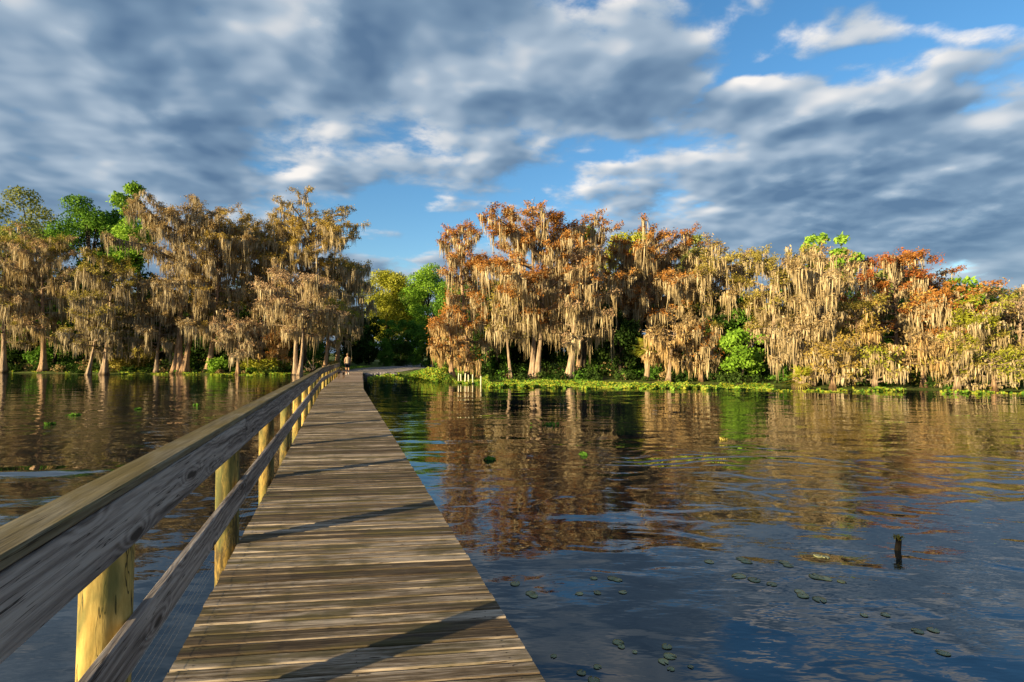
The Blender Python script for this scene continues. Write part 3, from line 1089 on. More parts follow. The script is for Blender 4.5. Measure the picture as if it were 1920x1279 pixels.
def broadleaf(label, px, Y, top, hw, leaf, seed, cbase=0.3, nblob=26, dens=1.0, lsize=0.155, name='broadleaf_tree', cat='tree', group=None, base_z=None):
    X = (px - 960) / FPX * Y
    z0 = max(gz(X, Y), 0.0) if base_z is None else base_z
    H = atdepth(px, top, Y).z - z0
    R = hw * Y / FPX
    (Vt, Ft), (Vl, Fl) = broadleaf_parts(seed, H, R, cbase * H, nblob, int(dens * 520 * R * R * (1 - cbase) * H / (2 * R) / (lsize / 0.15) ** 2), lsize)
    return place_tree(name, label, cat, group, (X, Y, z0),
                      [('trunk', mesh_np('trunk', Vt, Ft, M['bark_dark'], smooth=True)), ('crown', mesh_np('crown', Vl, Fl, M['leaf_' + leaf]))], leaf)


G_CY = 'moss-draped cypress trees along the bank'
# ---- left bank, from the frame edge to the gap
cypress('mossy cypress cut by the picture edge on the far left of the bank', 6, 57, 440, 62, 'olive', 'moss_grey', 'bark_pale', 'vase', 0.25, 8, 11, leaf_lo=0.7)
cypress('dark-trunked cypress with salmon top, second from the left edge, beneath the green crowns', 82, 57, 436, 58, 'salmon', 'moss_tan', 'bark_warm', 'vase', 0.28, -4, 12, leaf_lo=0.8, leaf2='olive')
cypress('short cypress with flared trunk leaning right, standing in the water on the left', 166, 51.5, 575, 46, 'olive', 'moss_grey', 'bark_pale', 'low', 0.42, 18, 13, leaf_lo=0.5, leafd=0.7)
cypress('olive-topped cypress with straight pale trunk in the water beside the leaning short one', 196, 52, 476, 64, 'olive', 'moss_grey', 'bark_pale', 'layer', 0.32, 12, 14, leaf_lo=0.75)
cypress('thin low cypress with drooping moss left of the broad three-stemmed one', 294, 54, 560, 40, 'brown', 'moss_grey', 'bark_pale', 'low', 0.30, 4, 15, leaf_lo=0.5, mossd=0.9, leafd=1.4)
cypress('broad brown cypress with tallest twiggy crown and several stems on the left bank', 338, 54.5, 374, 84, 'brown', 'moss_grey', 'bark_warm', 'vase', 0.28, 4, 16, leaf_lo=0.6, trunks=3, leafd=1.15)
cypress('mossy cypress with olive crown between the broad brown one and the dark trunk', 392, 55, 402, 66, 'gold', 'moss_tan', 'bark_warm', 'vase', 0.28, 22, 17, leaf_lo=0.7, leafd=0.8)
cypress('tall dark-trunked cypress behind the small flat-topped one left of the rail', 492, 60, 402, 66, 'gold', 'moss_grey', 'bark_dark', 'vase', 0.45, -6, 18, leaf_lo=0.65)
cypress('small flat-topped cypress with layered curtains of moss in the water', 447, 51.5, 588, 46, 'salmon', 'moss_grey', 'bark_warm', 'low', 0.38, 0, 19, leafd=0.7, mossd=1.5, leaf_lo=0.6)
cypress('low rust-coloured cypress tucked left of the pale double trunk', 518, 56, 612, 28, 'rust', 'moss_warm', 'bark_warm', 'low', 0.25, 8, 20, mossd=1.2)
cypress('pale double-trunked cypress with salmon crown right beside the handrail', 556, 51.5, 502, 66, 'salmon', 'moss_tan', 'bark_pale', 'round', 0.42, -4, 21, trunks=2, r0=0.21, leaf_lo=0.45, leafd=0.9)
cypress('tallest golden-olive cypress of the left bank rising behind the pale double trunk', 566, 58, 373, 84, 'gold', 'moss_tan', 'bark_dark', 'vase', 0.40, 16, 22, leaf_lo=0.45, leafd=1.3, mossd=0.55, bare=0.3)
cypress('dark mossy cypress at the right end of the left bank, overhanging the path', 632, 60, 484, 46, 'olive', 'moss_grey', 'bark_warm', 'round', 0.42, 14, 23, leafd=0.45, mossd=1.3, moss_len=1.2)
cypress('stout leaning cypress trunk with yellow-lit moss just left of the walking person', 608, 56, 560, 38, 'yellowgreen', 'moss_tan', 'bark_warm', 'low', 0.45, 16, 24, r0=0.20, leafd=0.7)
# ---- right bank
cypress('short rust cypress on leaning trunk right of the gap, behind the white stakes', 848, 40.8, 585, 40, 'rust', 'moss_warm', 'bark_warm', 'low', 0.30, -6, 31, r0=0.19, mossd=1.6, leafd=0.8)
cypress('tall narrow cypress in ragged moss tiers bordering the gap on its right', 880, 44, 420, 50, 'rust', 'moss_tan', 'bark_warm', 'layer', 0.22, -18, 32, mossd=0.9, leafd=0.9, leaf_lo=0.85)
cypress('thin straight cypress stem left of the great orange one', 958, 41.0, 520, 40, 'olive', 'moss_tan', 'bark_pale', 'layer', 0.42, -12, 33, leafd=0.5, r0=0.11)
cypress('great orange-crowned cypress, tallest of the right bank, on a pale flared trunk', 998, 41.5, 380, 116, 'rust', 'moss_tan', 'bark_pale', 'round', 0.30, 4, 34, leafd=1.9, mossd=0.95, leaf_lo=0.35, leaf2='orange', r0=0.21, trunks=2)
cypress('mossy cypress with broken swollen base right of the great orange one', 1066, 40.5, 470, 62, 'salmon', 'moss_tan', 'bark_pale', 'layer', 0.30, 26, 35, leafd=0.6, leaf_lo=0.7, r0=0.24)
cypress('orange cypress behind, filling between the great one and the pale mossy one', 1085, 47, 440, 58, 'orange', 'moss_warm', 'bark_warm', 'vase', 0.35, 4, 36, leaf_lo=0.5, mossd=0.8, leafd=1.5)
cypress('dark slanting cypress with open branches and sky behind, in the middle of the right bank', 1158, 46, 470, 42, 'brown', 'moss_grey', 'bark_dark', 'vase', 0.50, 36, 37, leafd=1.7, mossd=0.85)
cypress('rust-topped spreading cypress above the palm', 1215, 44, 430, 82, 'rust', 'moss_tan', 'bark_warm', 'vase', 0.40, 6, 38, leafd=1.3, leaf2='orange', leaf_lo=0.6)
cypress('small umbrella-shaped mossy cypress just right of the palm', 1252, 37.5, 592, 52, 'brown', 'moss_warm', 'bark_pale', 'low', 0.36, 12, 39, mossd=1.4, leafd=0.6)
cypress('olive and brown cypress standing left of the big bright green bush', 1335, 43, 455, 66, 'brown', 'moss_tan', 'bark_warm', 'vase', 0.35, 0, 40, leaf2='olive', leafd=1.2, leaf_lo=0.5)
cypress('low brown cypress with leafy skirt under the olive and brown one', 1315, 37.5, 600, 40, 'rust', 'moss_tan', 'bark_warm', 'low', 0.2, 0, 41, leafd=0.5, mossd=1.3)
cypress('wide olive cypress with forked pale limbs above the bright green bush', 1447, 40, 463, 84, 'olive', 'moss_tan', 'bark_pale', 'vase', 0.35, 0, 42, leafd=1.3, leaf_lo=0.5, trunks=2)
cypress('low mossy cypress right of the bright green bush with straight pale stem', 1492, 33.2, 590, 52, 'brown', 'moss_tan', 'bark_pale', 'low', 0.36, 0, 43, mossd=1.4, leafd=0.5)
cypress('pale leaning cypress trunk rising right to mossy crown below the lime crowns', 1520, 32.8, 470, 56, 'brown', 'moss_tan', 'bark_pale', 'vase', 0.42, 22, 44, leafd=0.6, leaf_lo=0.7)
cypress('dense olive cypress hung with long moss left of the red crown', 1605, 34, 560, 62, 'olive', 'moss_warm', 'bark_warm', 'layer', 0.15, 0, 45, mossd=0.9, leaf_lo=0.3, leaf2='gold', leafd=1.5)
cypress('red-crowned dome-shaped cypress of the right bank', 1680, 38, 476, 88, 'red', 'moss_tan', 'bark_warm', 'round', 0.35, 4, 46, leafd=1.9, leaf_lo=0.55, leaf2='rust')
cypress('low olive cypress with moss trailing to the water under the red crown', 1640, 31.2, 640, 56, 'olive', 'moss_tan', 'bark_pale', 'low', 0.15, 0, 47, mossd=1.2, leaf2='yellowgreen', leafd=1.1, leaf_lo=0.3)
cypress('small brown umbrella cypress with flared trunk right of the red crown', 1730, 31.2, 618, 42, 'brown', 'moss_warm', 'bark_warm', 'low', 0.42, 0, 48, mossd=1.0, leafd=0.6)
cypress('cypress with bright straight trunk and rust-gold top near the right edge', 1776, 34.5, 535, 60, 'rust', 'moss_tan', 'bark_pale', 'vase', 0.40, 0, 49, leaf2='gold', leaf_lo=0.6, mossd=0.85, leafd=1.3)
cypress('yellow-green layered cypress spreading near the right edge', 1832, 32.5, 560, 66, 'yellowgreen', 'moss_tan', 'bark_pale', 'layer', 0.28, 0, 50, leaf2='olive', leafd=1.3, leaf_lo=0.2)
cypress('low yellow-green cypress touching the water at the lower right', 1862, 29.8, 655, 56, 'yellowgreen', 'moss_tan', 'bark_warm', 'low', 0.12, 0, 51, leafd=1.6, leaf_lo=0.2, mossd=0.8)
cypress('tan twiggy cypress cut by the right picture edge', 1908, 33.5, 527, 66, 'salmon', 'moss_tan', 'bark_pale', 'vase', 0.28, 6, 52, leaf2='brown', leaf_lo=0.5)
cypress('low dense mossy cypress right of the pale leaning trunk', 1560, 31.6, 628, 46, 'gold', 'moss_tan', 'bark_warm', 'low', 0.12, 0, 53, mossd=0.9, leaf_lo=0.3, leafd=1.3)
cypress('low mossy cypress between the brown umbrella one and the yellow-green one', 1792, 30.2, 640, 42, 'olive', 'moss_tan', 'bark_pale', 'low', 0.16, 0, 54, mossd=1.3, leaf_lo=0.3)

# ---- green crowns that rise behind the cypress
broadleaf('olive green crown at the far left behind the cypress', 50, 64, 362, 78, 'sage', 61, 0.35)
broadleaf('mid green crown second from the left above the cypress', 155, 62, 364, 70, 'green', 62, 0.35, 34)
broadleaf('tallest bright green crown above the left cypress', 246, 60, 348, 50, 'lime', 63, 0.5, 30, 1.3)
broadleaf('dark green crown low between the two bright ones on the left', 195, 63, 385, 62, 'green', 64, 0.45)
broadleaf('lime green crown over the path gap, left half', 728, 99, 496, 56, 'yellowgreen', 65, 0.15, 40, 1.5)
broadleaf('bright green rounded crown over the path gap beside the tiered cypress', 806, 96, 500, 60, 'lime', 66, 0.15, 40, 1.5)
broadleaf('olive crown between the lime ones at the back of the path gap', 768, 102, 492, 48, 'sage', 67, 0.15, 26)
broadleaf('green crown peeking right of the great orange cypress', 1100, 46, 412, 32, 'green', 68, 0.5, 16)
broadleaf('yellow-green crown behind the rust-topped spreading cypress', 1195, 56, 425, 70, 'yellowgreen', 69, 0.4)
broadleaf('pale green crown between the rust-topped and olive cypresses', 1300, 55, 440, 44, 'sage', 70, 0.4)
broadleaf('lime crown left of the pair above the pale leaning trunk', 1528, 40, 438, 30, 'lime', 71, 0.6, 16, 1.3)
broadleaf('lime crown right of the pair, beside the red-crowned cypress', 1582, 38.5, 440, 34, 'lime', 72, 0.5, 18, 1.3)
broadleaf('small lime crown right of the red-crowned cypress', 1795, 40, 508, 40, 'lime', 73, 0.5, 18, 1.2)
broadleaf('olive crown behind the red-crowned cypress', 1680, 48, 470, 60, 'sage', 74, 0.4)

# ---- shrubs on the banks
G_SH = 'green shrubs along the bank'
broadleaf('big bright green leafy bush between the brown and olive cypresses', 1392, 36.5, 602, 48, 'lime', 81, 0.02, 22, 1.3, 0.13, 'leafy_bush', 'bush', G_SH)
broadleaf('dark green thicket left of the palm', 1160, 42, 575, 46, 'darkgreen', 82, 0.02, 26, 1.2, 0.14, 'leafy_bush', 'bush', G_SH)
broadleaf('light green low bush behind the small flat-topped cypress', 415, 54, 672, 24, 'lime', 83, 0.02, 12, 1.6, 0.13, 'leafy_bush', 'bush', G_SH)
broadleaf('yellow-green low bush between the flat-topped and double-trunk cypresses', 490, 54, 677, 40, 'yellowgreen', 84, 0.02, 14, 1.6, 0.13, 'leafy_bush', 'bush', G_SH)
broadleaf('rounded yellow bush behind the handrail left of the person', 622, 57, 671, 10, 'gold', 85, 0.02, 8, 3.0, 0.10, 'leafy_bush', 'bush', G_SH)
broadleaf('green bush at the foot of the pale leaning trunk', 1480, 34.6, 680, 30, 'green', 86, 0.02, 12, 1.6, 0.12, 'leafy_bush', 'bush', G_SH)
broadleaf('small green bush below the great orange cypress', 935, 46, 600, 30, 'green', 87, 0.02, 14, 1.4, 0.13, 'leafy_bush', 'bush', G_SH)
broadleaf('small green bush under the red crown', 1700, 34, 650, 24, 'green', 88, 0.02, 12, 1.5, 0.12, 'leafy_bush', 'bush', G_SH)
broadleaf('olive bush on the left bank under the broad brown cypress', 245, 56, 650, 40, 'olive', 89, 0.02, 14, 1.4, 0.13, 'leafy_bush', 'bush', G_SH)

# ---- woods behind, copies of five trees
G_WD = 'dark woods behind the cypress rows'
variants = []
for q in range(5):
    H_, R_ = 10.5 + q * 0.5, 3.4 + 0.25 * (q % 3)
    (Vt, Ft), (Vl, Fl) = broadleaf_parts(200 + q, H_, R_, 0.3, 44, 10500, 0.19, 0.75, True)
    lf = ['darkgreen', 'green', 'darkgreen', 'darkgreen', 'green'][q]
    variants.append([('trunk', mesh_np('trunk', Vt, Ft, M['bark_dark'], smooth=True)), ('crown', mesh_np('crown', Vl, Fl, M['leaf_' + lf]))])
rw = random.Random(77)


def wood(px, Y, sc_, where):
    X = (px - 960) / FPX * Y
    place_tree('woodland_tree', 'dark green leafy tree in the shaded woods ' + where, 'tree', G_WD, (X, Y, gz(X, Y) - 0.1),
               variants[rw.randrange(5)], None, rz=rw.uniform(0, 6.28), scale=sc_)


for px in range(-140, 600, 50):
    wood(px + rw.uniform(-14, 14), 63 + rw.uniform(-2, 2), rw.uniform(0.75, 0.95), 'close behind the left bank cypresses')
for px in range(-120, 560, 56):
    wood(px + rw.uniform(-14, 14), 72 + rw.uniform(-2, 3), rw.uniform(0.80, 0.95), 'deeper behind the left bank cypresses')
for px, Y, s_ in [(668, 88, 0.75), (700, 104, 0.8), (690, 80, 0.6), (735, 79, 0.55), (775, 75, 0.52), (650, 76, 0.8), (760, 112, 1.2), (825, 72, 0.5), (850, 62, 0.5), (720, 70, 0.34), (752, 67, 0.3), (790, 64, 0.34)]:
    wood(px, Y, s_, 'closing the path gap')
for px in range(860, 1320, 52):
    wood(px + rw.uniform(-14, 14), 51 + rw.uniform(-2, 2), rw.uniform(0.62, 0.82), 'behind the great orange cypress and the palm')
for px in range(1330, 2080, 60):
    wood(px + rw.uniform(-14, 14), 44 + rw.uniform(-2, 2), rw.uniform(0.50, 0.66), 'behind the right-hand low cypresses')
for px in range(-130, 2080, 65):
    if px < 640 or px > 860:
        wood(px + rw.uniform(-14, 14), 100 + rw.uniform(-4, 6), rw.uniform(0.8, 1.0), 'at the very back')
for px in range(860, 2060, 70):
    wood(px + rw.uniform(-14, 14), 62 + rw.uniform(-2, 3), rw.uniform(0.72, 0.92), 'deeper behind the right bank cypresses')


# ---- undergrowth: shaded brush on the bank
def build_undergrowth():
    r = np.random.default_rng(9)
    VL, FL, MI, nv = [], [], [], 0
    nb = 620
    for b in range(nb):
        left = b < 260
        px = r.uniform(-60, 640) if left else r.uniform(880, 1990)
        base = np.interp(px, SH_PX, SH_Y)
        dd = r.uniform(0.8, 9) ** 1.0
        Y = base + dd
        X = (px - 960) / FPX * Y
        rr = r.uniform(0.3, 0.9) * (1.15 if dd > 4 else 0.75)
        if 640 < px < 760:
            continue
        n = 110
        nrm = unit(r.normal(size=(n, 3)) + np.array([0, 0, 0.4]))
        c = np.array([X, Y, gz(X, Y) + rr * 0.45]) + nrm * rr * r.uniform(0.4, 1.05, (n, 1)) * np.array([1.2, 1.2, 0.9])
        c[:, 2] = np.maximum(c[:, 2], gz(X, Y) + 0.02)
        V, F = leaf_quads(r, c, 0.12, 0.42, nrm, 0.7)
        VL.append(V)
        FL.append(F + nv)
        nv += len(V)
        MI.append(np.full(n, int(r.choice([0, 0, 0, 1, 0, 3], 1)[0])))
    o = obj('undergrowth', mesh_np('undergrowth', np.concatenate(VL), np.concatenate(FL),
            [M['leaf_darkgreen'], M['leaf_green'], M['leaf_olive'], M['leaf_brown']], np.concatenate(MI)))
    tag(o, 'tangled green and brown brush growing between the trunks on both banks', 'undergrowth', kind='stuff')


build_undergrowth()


# ---- mats of floating plants against the banks
def build_mats():
    r = np.random.default_rng(19)
    # (px0, px1, row of the near edge at px0 and px1, depth in metres)
    strips = [(905, 1060, 726, 728, 5.5, 5200), (1060, 1290, 728, 730, 5.0, 5600), (1290, 1450, 730, 731, 3.0, 2600), (765, 915, 714, 722, 5.0, 3800),
              (745, 860, 708, 716, 3.0, 2000), (1450, 1700, 735, 735, 0.9, 420), (1760, 1930, 738, 739, 0.7, 420), (395, 545, 704, 703, 2.4, 1900), (200, 400, 701, 702, 2.0, 1300), (20, 200, 698, 700, 1.6, 600),
              (690, 760, 711, 709, 5, 700)]
    CC, SZ, NR, MI = [], [], [], []
    for (a, b, ya, yb, dep, n) in strips:
        n = int(n * 1.6)
        px = r.uniform(a, b, n)
        yy = np.interp(px, [a, b], [ya, yb]) + 1.2 * np.sin(px * 0.11) + 0.8 * np.sin(px * 0.31)
        Y = CAM_H * FPX / (yy - 662.0) + dep * r.uniform(0, 1, n) ** 1.1
        X = (px - 960) / FPX * Y
        keep = (np.sin(X * 1.9) + np.sin(Y * 2.7 + X) + r.normal(size=n)) > (-1.4 if dep > 2.2 else -0.2)
        g = np.maximum(ground_z(X, Y), 0.0)
        hgt = r.uniform(0.01, 0.20, n) * (0.6 + 0.5 * np.sin(X * 0.8 + Y))
        if a in (765, 745):
            hgt = r.uniform(0.02, 0.55, n) * np.clip(np.sin(X * 1.1 + 2) + 0.9, 0.2, 1.6)
        c = np.stack([X, Y, g + np.abs(hgt)], 1)[keep]
        CC.append(c)
        MI.append(r.choice([0, 0, 1, 2], len(c)))
    c = np.concatenate(CC)
    V, F = leaf_quads(r, c, 0.085, 0.62, np.array([-0.25, -0.35, 0.8]) + np.zeros_like(c), 0.55)
    o = obj('floating_plants', mesh_np('floating_plants', V, F, [M['leaf_yellowgreen'], M['leaf_lime'], M['leaf_green']], np.concatenate(MI)))
    tag(o, 'yellow-green mats of floating water plants along the edge of both banks', 'water plants', kind='stuff')


build_mats()


# ---- grass on the small lawn beside the path
def build_lawn():
    r = np.random.default_rng(29)
    n = 14000
    px = r.uniform(640, 1130, n)
    base = np.interp(px, SH_PX, SH_Y)
    Y = base + r.uniform(0.2, 16, n)
    X = (px - 960) / FPX * Y
    inpath = (np.abs(X + 13.6 - 0.05 * (Y - 58)) < 4.4) & (Y < 68)
    k = ~inpath
    X, Y = X[k], Y[k]
    c = np.stack([X, Y, ground_z(X, Y) + 0.05], 1)
    V, F = leaf_quads(r, c, 0.09, 0.25, np.array([0.0, -0.9, 0.25]) + np.zeros_like(c), 0.6)
    o = obj('grass', mesh_np('grass', V, F, [M['leaf_lime'], M['leaf_green']], r.integers(0, 2, len(c))))
    tag(o, 'short green lawn grass around the end of the path', 'grass', kind='stuff')


build_lawn()


# ------------------------------------------------------------------ palms
def palm(label, px, Y, h, nfr, seed, size):
    r = np.random.default_rng(seed)
    X = (px - 960) / FPX * Y
    z0 = gz(X, Y) - 0.1
    root = empty('sabal_palm', (X, Y, z0))
    tag(root, label, 'palm', 'palms on the right bank')
    VL, FL, nv = [], [], 0
    f = np.linspace(0, 1, 14)
    pts = np.stack([0.08 * np.sin(f * 2), 0 * f, f * h], 1)
    nv = sweep(VL, FL, nv, pts, 0.17 + 0.03 * np.sin(f * 60) + 0.04 * f, 12)
    obj('trunk', mesh_np('trunk', np.concatenate(VL), np.concatenate(FL), M['bark_pale'], smooth=True), root)
    for i in range(nfr):
        az = i * 2.4 + r.uniform(-.3, .3)
        el = r.uniform(-0.5, 1.2)
        d = np.array([math.cos(az) * math.cos(el), math.sin(az) * math.cos(el), math.sin(el)])
        top = pts[-1]
        hub = top + d * size * 0.55
        V, F = [], []
        tube(V, F, top, hub, 0.018, 4)
        side = unit(np.cross(d, [0, 0, 1.0]))
        up = np.cross(side, d)
        nb = 17
        for b in range(nb):
            a = (b / (nb - 1) - 0.5) * 3.6
            bd = unit(d * math.cos(a) + side * math.sin(a) + up * 0.25 * abs(math.sin(a)))
            L = size * r.uniform(0.75, 1.0) * (0.75 + 0.25 * math.cos(a))
            wv = unit(np.cross(bd, up)) * 0.035
            mid = hub + bd * L * 0.55
            tip = hub + bd * L + np.array([0, 0, -0.22 * L])
            i0 = len(V)
            V += [hub - wv * 0.3, hub + wv * 0.3, mid + wv, mid - wv, tip]
            F.append((i0, i0 + 1, i0 + 2, i0 + 3))
            F.append((i0 + 3, i0 + 2, i0 + 4, i0 + 4))
        F4 = [q for q in F if len(set(q)) == 4]
        F3 = [q[:3] for q in F if len(set(q)) == 3]
        obj('frond', mesh_np('frond', V, [np.array(F4), np.array(F3)], M['leaf_yellowgreen' if r.uniform() < 0.7 else 'leaf_olive']), root)
    return root


palm('fan palm with yellow-green fronds on a pale trunk left of the umbrella cypress', 1212, 38.6, 2.3, 20, 5, 0.95)
palm('young fan palm low at the foot of the pale leaning cypress', 1500, 32.6, 0.5, 12, 6, 0.9)


# ------------------------------------------------------------------ white stakes by the mat
for i, (px, pt, pb) in enumerate([(859.5, 700, 718), (864.5, 701.5, 717.5), (872, 700, 719), (878.5, 702.5, 719), (886.5, 702, 719.5), (901.5, 705, 722)]):
    p = onplane(px, pb, 0.0)
    h = atdepth(px, pt, p.y).z
    bm = bmesh.new()
    bmesh.ops.create_cone(bm, cap_ends=True, segments=8, radius1=0.045, radius2=0.04, depth=h + 1.0, matrix=Matrix.Translation((0, 0, (h - 1.0) / 2)))
    for v in bm.verts:
        v.co = Vector((v.co.z, v.co.x, v.co.y))
    me = bm_mesh('wooden_stake', bm, M['stake'], False)
    o = obj('wooden_stake', me, None, (p.x, p.y, 0), (0, rad(-90) + random.Random(i).uniform(-.04, .04), 0))
    order = ['leftmost of the six', 'second of the six from the left', 'third of the six from the left', 'third of the six from the right', 'second of the six from the right', 'shorter one standing apart at the right of the six']
    tag(o, 'pale wooden stake in the water, ' + order[i], 'stake', 'pale stakes in the shallows')

# ------------------------------------------------------------------ rocks at the landing
mr, Tr, orr = new_mat('grey_riprap')
tr_ = Tr.node('ShaderNodeTexCoord')
nr_ = Tr.noise(tr_.outputs['Object'], 6.0, 5.0, 0.6)
principled(Tr, orr, Tr.ramp(nr_, [(0.3, (0.10, 0.09, 0.095)), (0.55, (0.22, 0.20, 0.21)), (0.75, (0.36, 0.34, 0.34))]), 0.9, Tr.bump(nr_, 0.6, 0.05), 0.2)
rk = random.Random(8)
for i in range(17):
    px = 690 + i * 3.5 + rk.uniform(-1.5, 1.5)
    p = onplane(px, 703.5 + rk.uniform(-2.2, 1.2), 0.03)
    bm = bmesh.new()
    bmesh.ops.create_icosphere(bm, subdivisions=2, radius=1.0)
    ph = [rk.uniform(0, 6) for _ in range(3)]
    for v in bm.verts:
        k = 1 + 0.18 * math.sin(v.co.x * 4 + ph[0]) + 0.15 * math.sin(v.co.y * 5 + ph[1]) + 0.12 * math.sin(v.co.z * 6 + ph[2])
        v.co = Vector((round(v.co.x * k * 2.6) / 2.6 * 0.4 + v.co.x * k * 0.6, v.co.y * k, round(v.co.z * k * 2) / 2 * 0.4 + v.co.z * k * 0.6))
    me = bm_mesh('landing_rock', bm, mr)
    o = obj('landing_rock', me, None, p, (rk.uniform(-.3, .3), rk.uniform(-.3, .3), rk.uniform(0, 6)))
    s_ = rk.uniform(0.16, 0.30)
    o.scale = (s_ * 1.3, s_, s_ * 0.75)
    tag(o, 'grey broken rock at the waterline where the deck meets the path', 'rock', 'grey rocks at the landing')

# ------------------------------------------------------------------ bench on the far deck
bs = S_END + 13.2
b0 = deckpt(bs, 0.32, 0)
bench = empty('deck_bench', b0, A2)
tag(bench, 'small dark timber bench against the far handrail in front of the person', 'bench')
bar('seat', (-0.02 - 0.02, -1.0, 0.47), (-0.04, 1.0, 0.47), 0.20, 0.045, M['bench'], parent=bench, base=Vector((0, 0, 0)))
bar('seat', (0.17, -1.0, 0.47), (0.17, 1.0, 0.47), 0.20, 0.045, M['bench'], parent=bench, base=Vector((0, 0, 0)))
for yy in (-0.9, 0.9):
    for xx in (-0.09, 0.22):
        bar('leg', (xx, yy - 0.045, 0.42), (xx, yy + 0.045, 0.42), 0.09, 0.42, M['bench'], parent=bench, base=Vector((0, 0, 0)))

# ------------------------------------------------------------------ lily pads and floating tufts
mp, Tp, op = new_mat('lily_pad_green')
tp_ = Tp.node('ShaderNodeTexCoord')
oi_ = Tp.node('ShaderNodeObjectInfo')
n_ = Tp.noise(tp_.outputs['Object'], 6.0, 4.0, 0.6)
vv = Tp.math('ADD', Tp.math('MULTIPLY', n_, 0.7), Tp.math('MULTIPLY', oi_.outputs['Random'], 0.4))
principled(Tp, op, Tp.ramp(vv, [(0.3, (0.070, 0.085, 0.030)), (0.55, (0.16, 0.185, 0.075)), (0.8, (0.30, 0.29, 0.13))]), 0.35, None, 0.5)


def pad_mesh(seed):
    r = random.Random(seed)
    bm = bmesh.new()
    n = 26
    c0 = bm.verts.new((0, 0, 0.006))
    inner, outer, rim = [], [], []
    for k in range(n):
        th = 0.22 + (2 * math.pi - 0.44) * k / (n - 1)
        rr = 1 + 0.05 * math.sin(3 * th + seed) + r.uniform(-.02, .02)
        cu = 0.05 * max(0, math.sin(th * 2 + seed))
        inner.append(bm.verts.new((0.6 * rr * math.cos(th), 0.6 * rr * math.sin(th), 0.008)))
        outer.append(bm.verts.new((rr * math.cos(th), rr * math.sin(th), 0.012 + cu)))
        rim.append(bm.verts.new((rr * 0.99 * math.cos(th), rr * 0.99 * math.sin(th), -0.02 + cu * 0.4)))
    for k in range(n - 1):
        bm.faces.new((c0, inner[k], inner[k + 1]))
        bm.faces.new((inner[k], outer[k], outer[k + 1], inner[k + 1]))
        bm.faces.new((outer[k], rim[k], rim[k + 1], outer[k + 1]))
    return bm_mesh('lily_pad', bm, mp, True)


pm4 = [pad_mesh(k) for k in range(4)]
PADS = [(1113, 1275, 0.105, 'greenest lily pad at the bottom edge of the picture, nearest the deck'),
        (1090, 1261, 0.085, 'lily pad just behind the greenest one at the bottom edge'),
        (1159, 1204, 0.095, 'pale lily pad of the upper pair nearest the deck'),
        (1165, 1212, 0.07, 'smaller lily pad touching the pale one nearest the deck'),
        (1250, 1212, 0.10, 'largest lily pad at the top of the near cluster of four'),
        (1256, 1230, 0.10, 'lily pad with raised rim, second down in the near cluster of four'),
        (1244, 1240, 0.095, 'yellow-green lily pad, third down in the near cluster of four'),
        (1258, 1254, 0.06, 'smallest lily pad at the bottom of the near cluster of four'),
        (1120, 1250, 0.07, 'faint lily pad just above the greenest one at the bottom edge'), (1038, 1230, 0.06, 'tiny lily pad closest to the deck edge'), (1190, 1222, 0.05, 'tiny lily pad midway between the pale pair and the near cluster of four'), (1295, 1250, 0.05, 'tiny lily pad alone right of the near cluster of four'),
        (1148, 1084, 0.11, 'left lily pad of the touching pair in the upper left group'), (1158, 1087, 0.11, 'right lily pad of the touching pair in the upper left group'), (1086, 1113, 0.09, 'leftmost lily pad in the row of three below the touching pair'), (1120, 1111, 0.09, 'middle lily pad in the row of three below the touching pair'), (1168, 1110, 0.09, 'rightmost lily pad in the row of three below the touching pair'),
        (1113, 1084, 0.09, 'single lily pad left of the touching pair in the upper left group'), (995, 1112, 0.12, 'upper lily pad of the overlapping pair beside the deck edge'), (966, 1094, 0.12, 'lily pad nearest the middle of the deck edge, above the overlapping pair'), (1000, 1117, 0.10, 'lower lily pad of the overlapping pair beside the deck edge'),
        (1385, 1080, 0.16, 'pale lily pad raft at the left of the middle row'), (1414, 1087, 0.14, 'lily pad right of the pale raft in the middle row'),
        (1447, 1095, 0.12, 'separate oval lily pad in the middle of the right water'),
        (1505, 1116, 0.14, 'left lily pad of the trio below the separate oval one'), (1537, 1124, 0.13, 'right lily pad of the trio below the separate oval one'), (1500, 1110, 0.12, 'topmost lily pad of the trio below the separate oval one'),
        (1530, 1081, 0.15, 'left end of the three lily pads in line below the dark reflection shape'), (1546, 1084, 0.14, 'middle of the three lily pads in line below the dark reflection shape'), (1578, 1090, 0.10, 'right end of the three lily pads in line below the dark reflection shape'),
        (1390, 1048, 0.14, 'upper lily pad of the pair above the pale raft'), (1400, 1053, 0.14, 'lower lily pad of the pair above the pale raft'), (1330, 1053, 0.12, 'single lily pad left of the pair above the pale raft'), (1470, 1054, 0.13, 'upper lily pad of the pair right of the pale raft'), (1478, 1060, 0.12, 'lower lily pad of the pair right of the pale raft'),
        (1535, 1042, 0.14, 'left one of the two farthest yellowish lily pads near the dark reflection shape'), (1548, 1044, 0.12, 'right one of the two farthest yellowish lily pads near the dark reflection shape'), (1720, 1183, 0.10, 'left lily pad of the lower right pair'), (1750, 1181, 0.10, 'right lily pad of the lower right pair'), (1768, 1224, 0.10, 'lily pad farthest to the lower right'), (1620, 1153, 0.08, 'left lily pad of the pair between the trio and the lower right pair'), (1660, 1152, 0.09, 'right lily pad of the pair between the trio and the lower right pair')]
rp = random.Random(4)
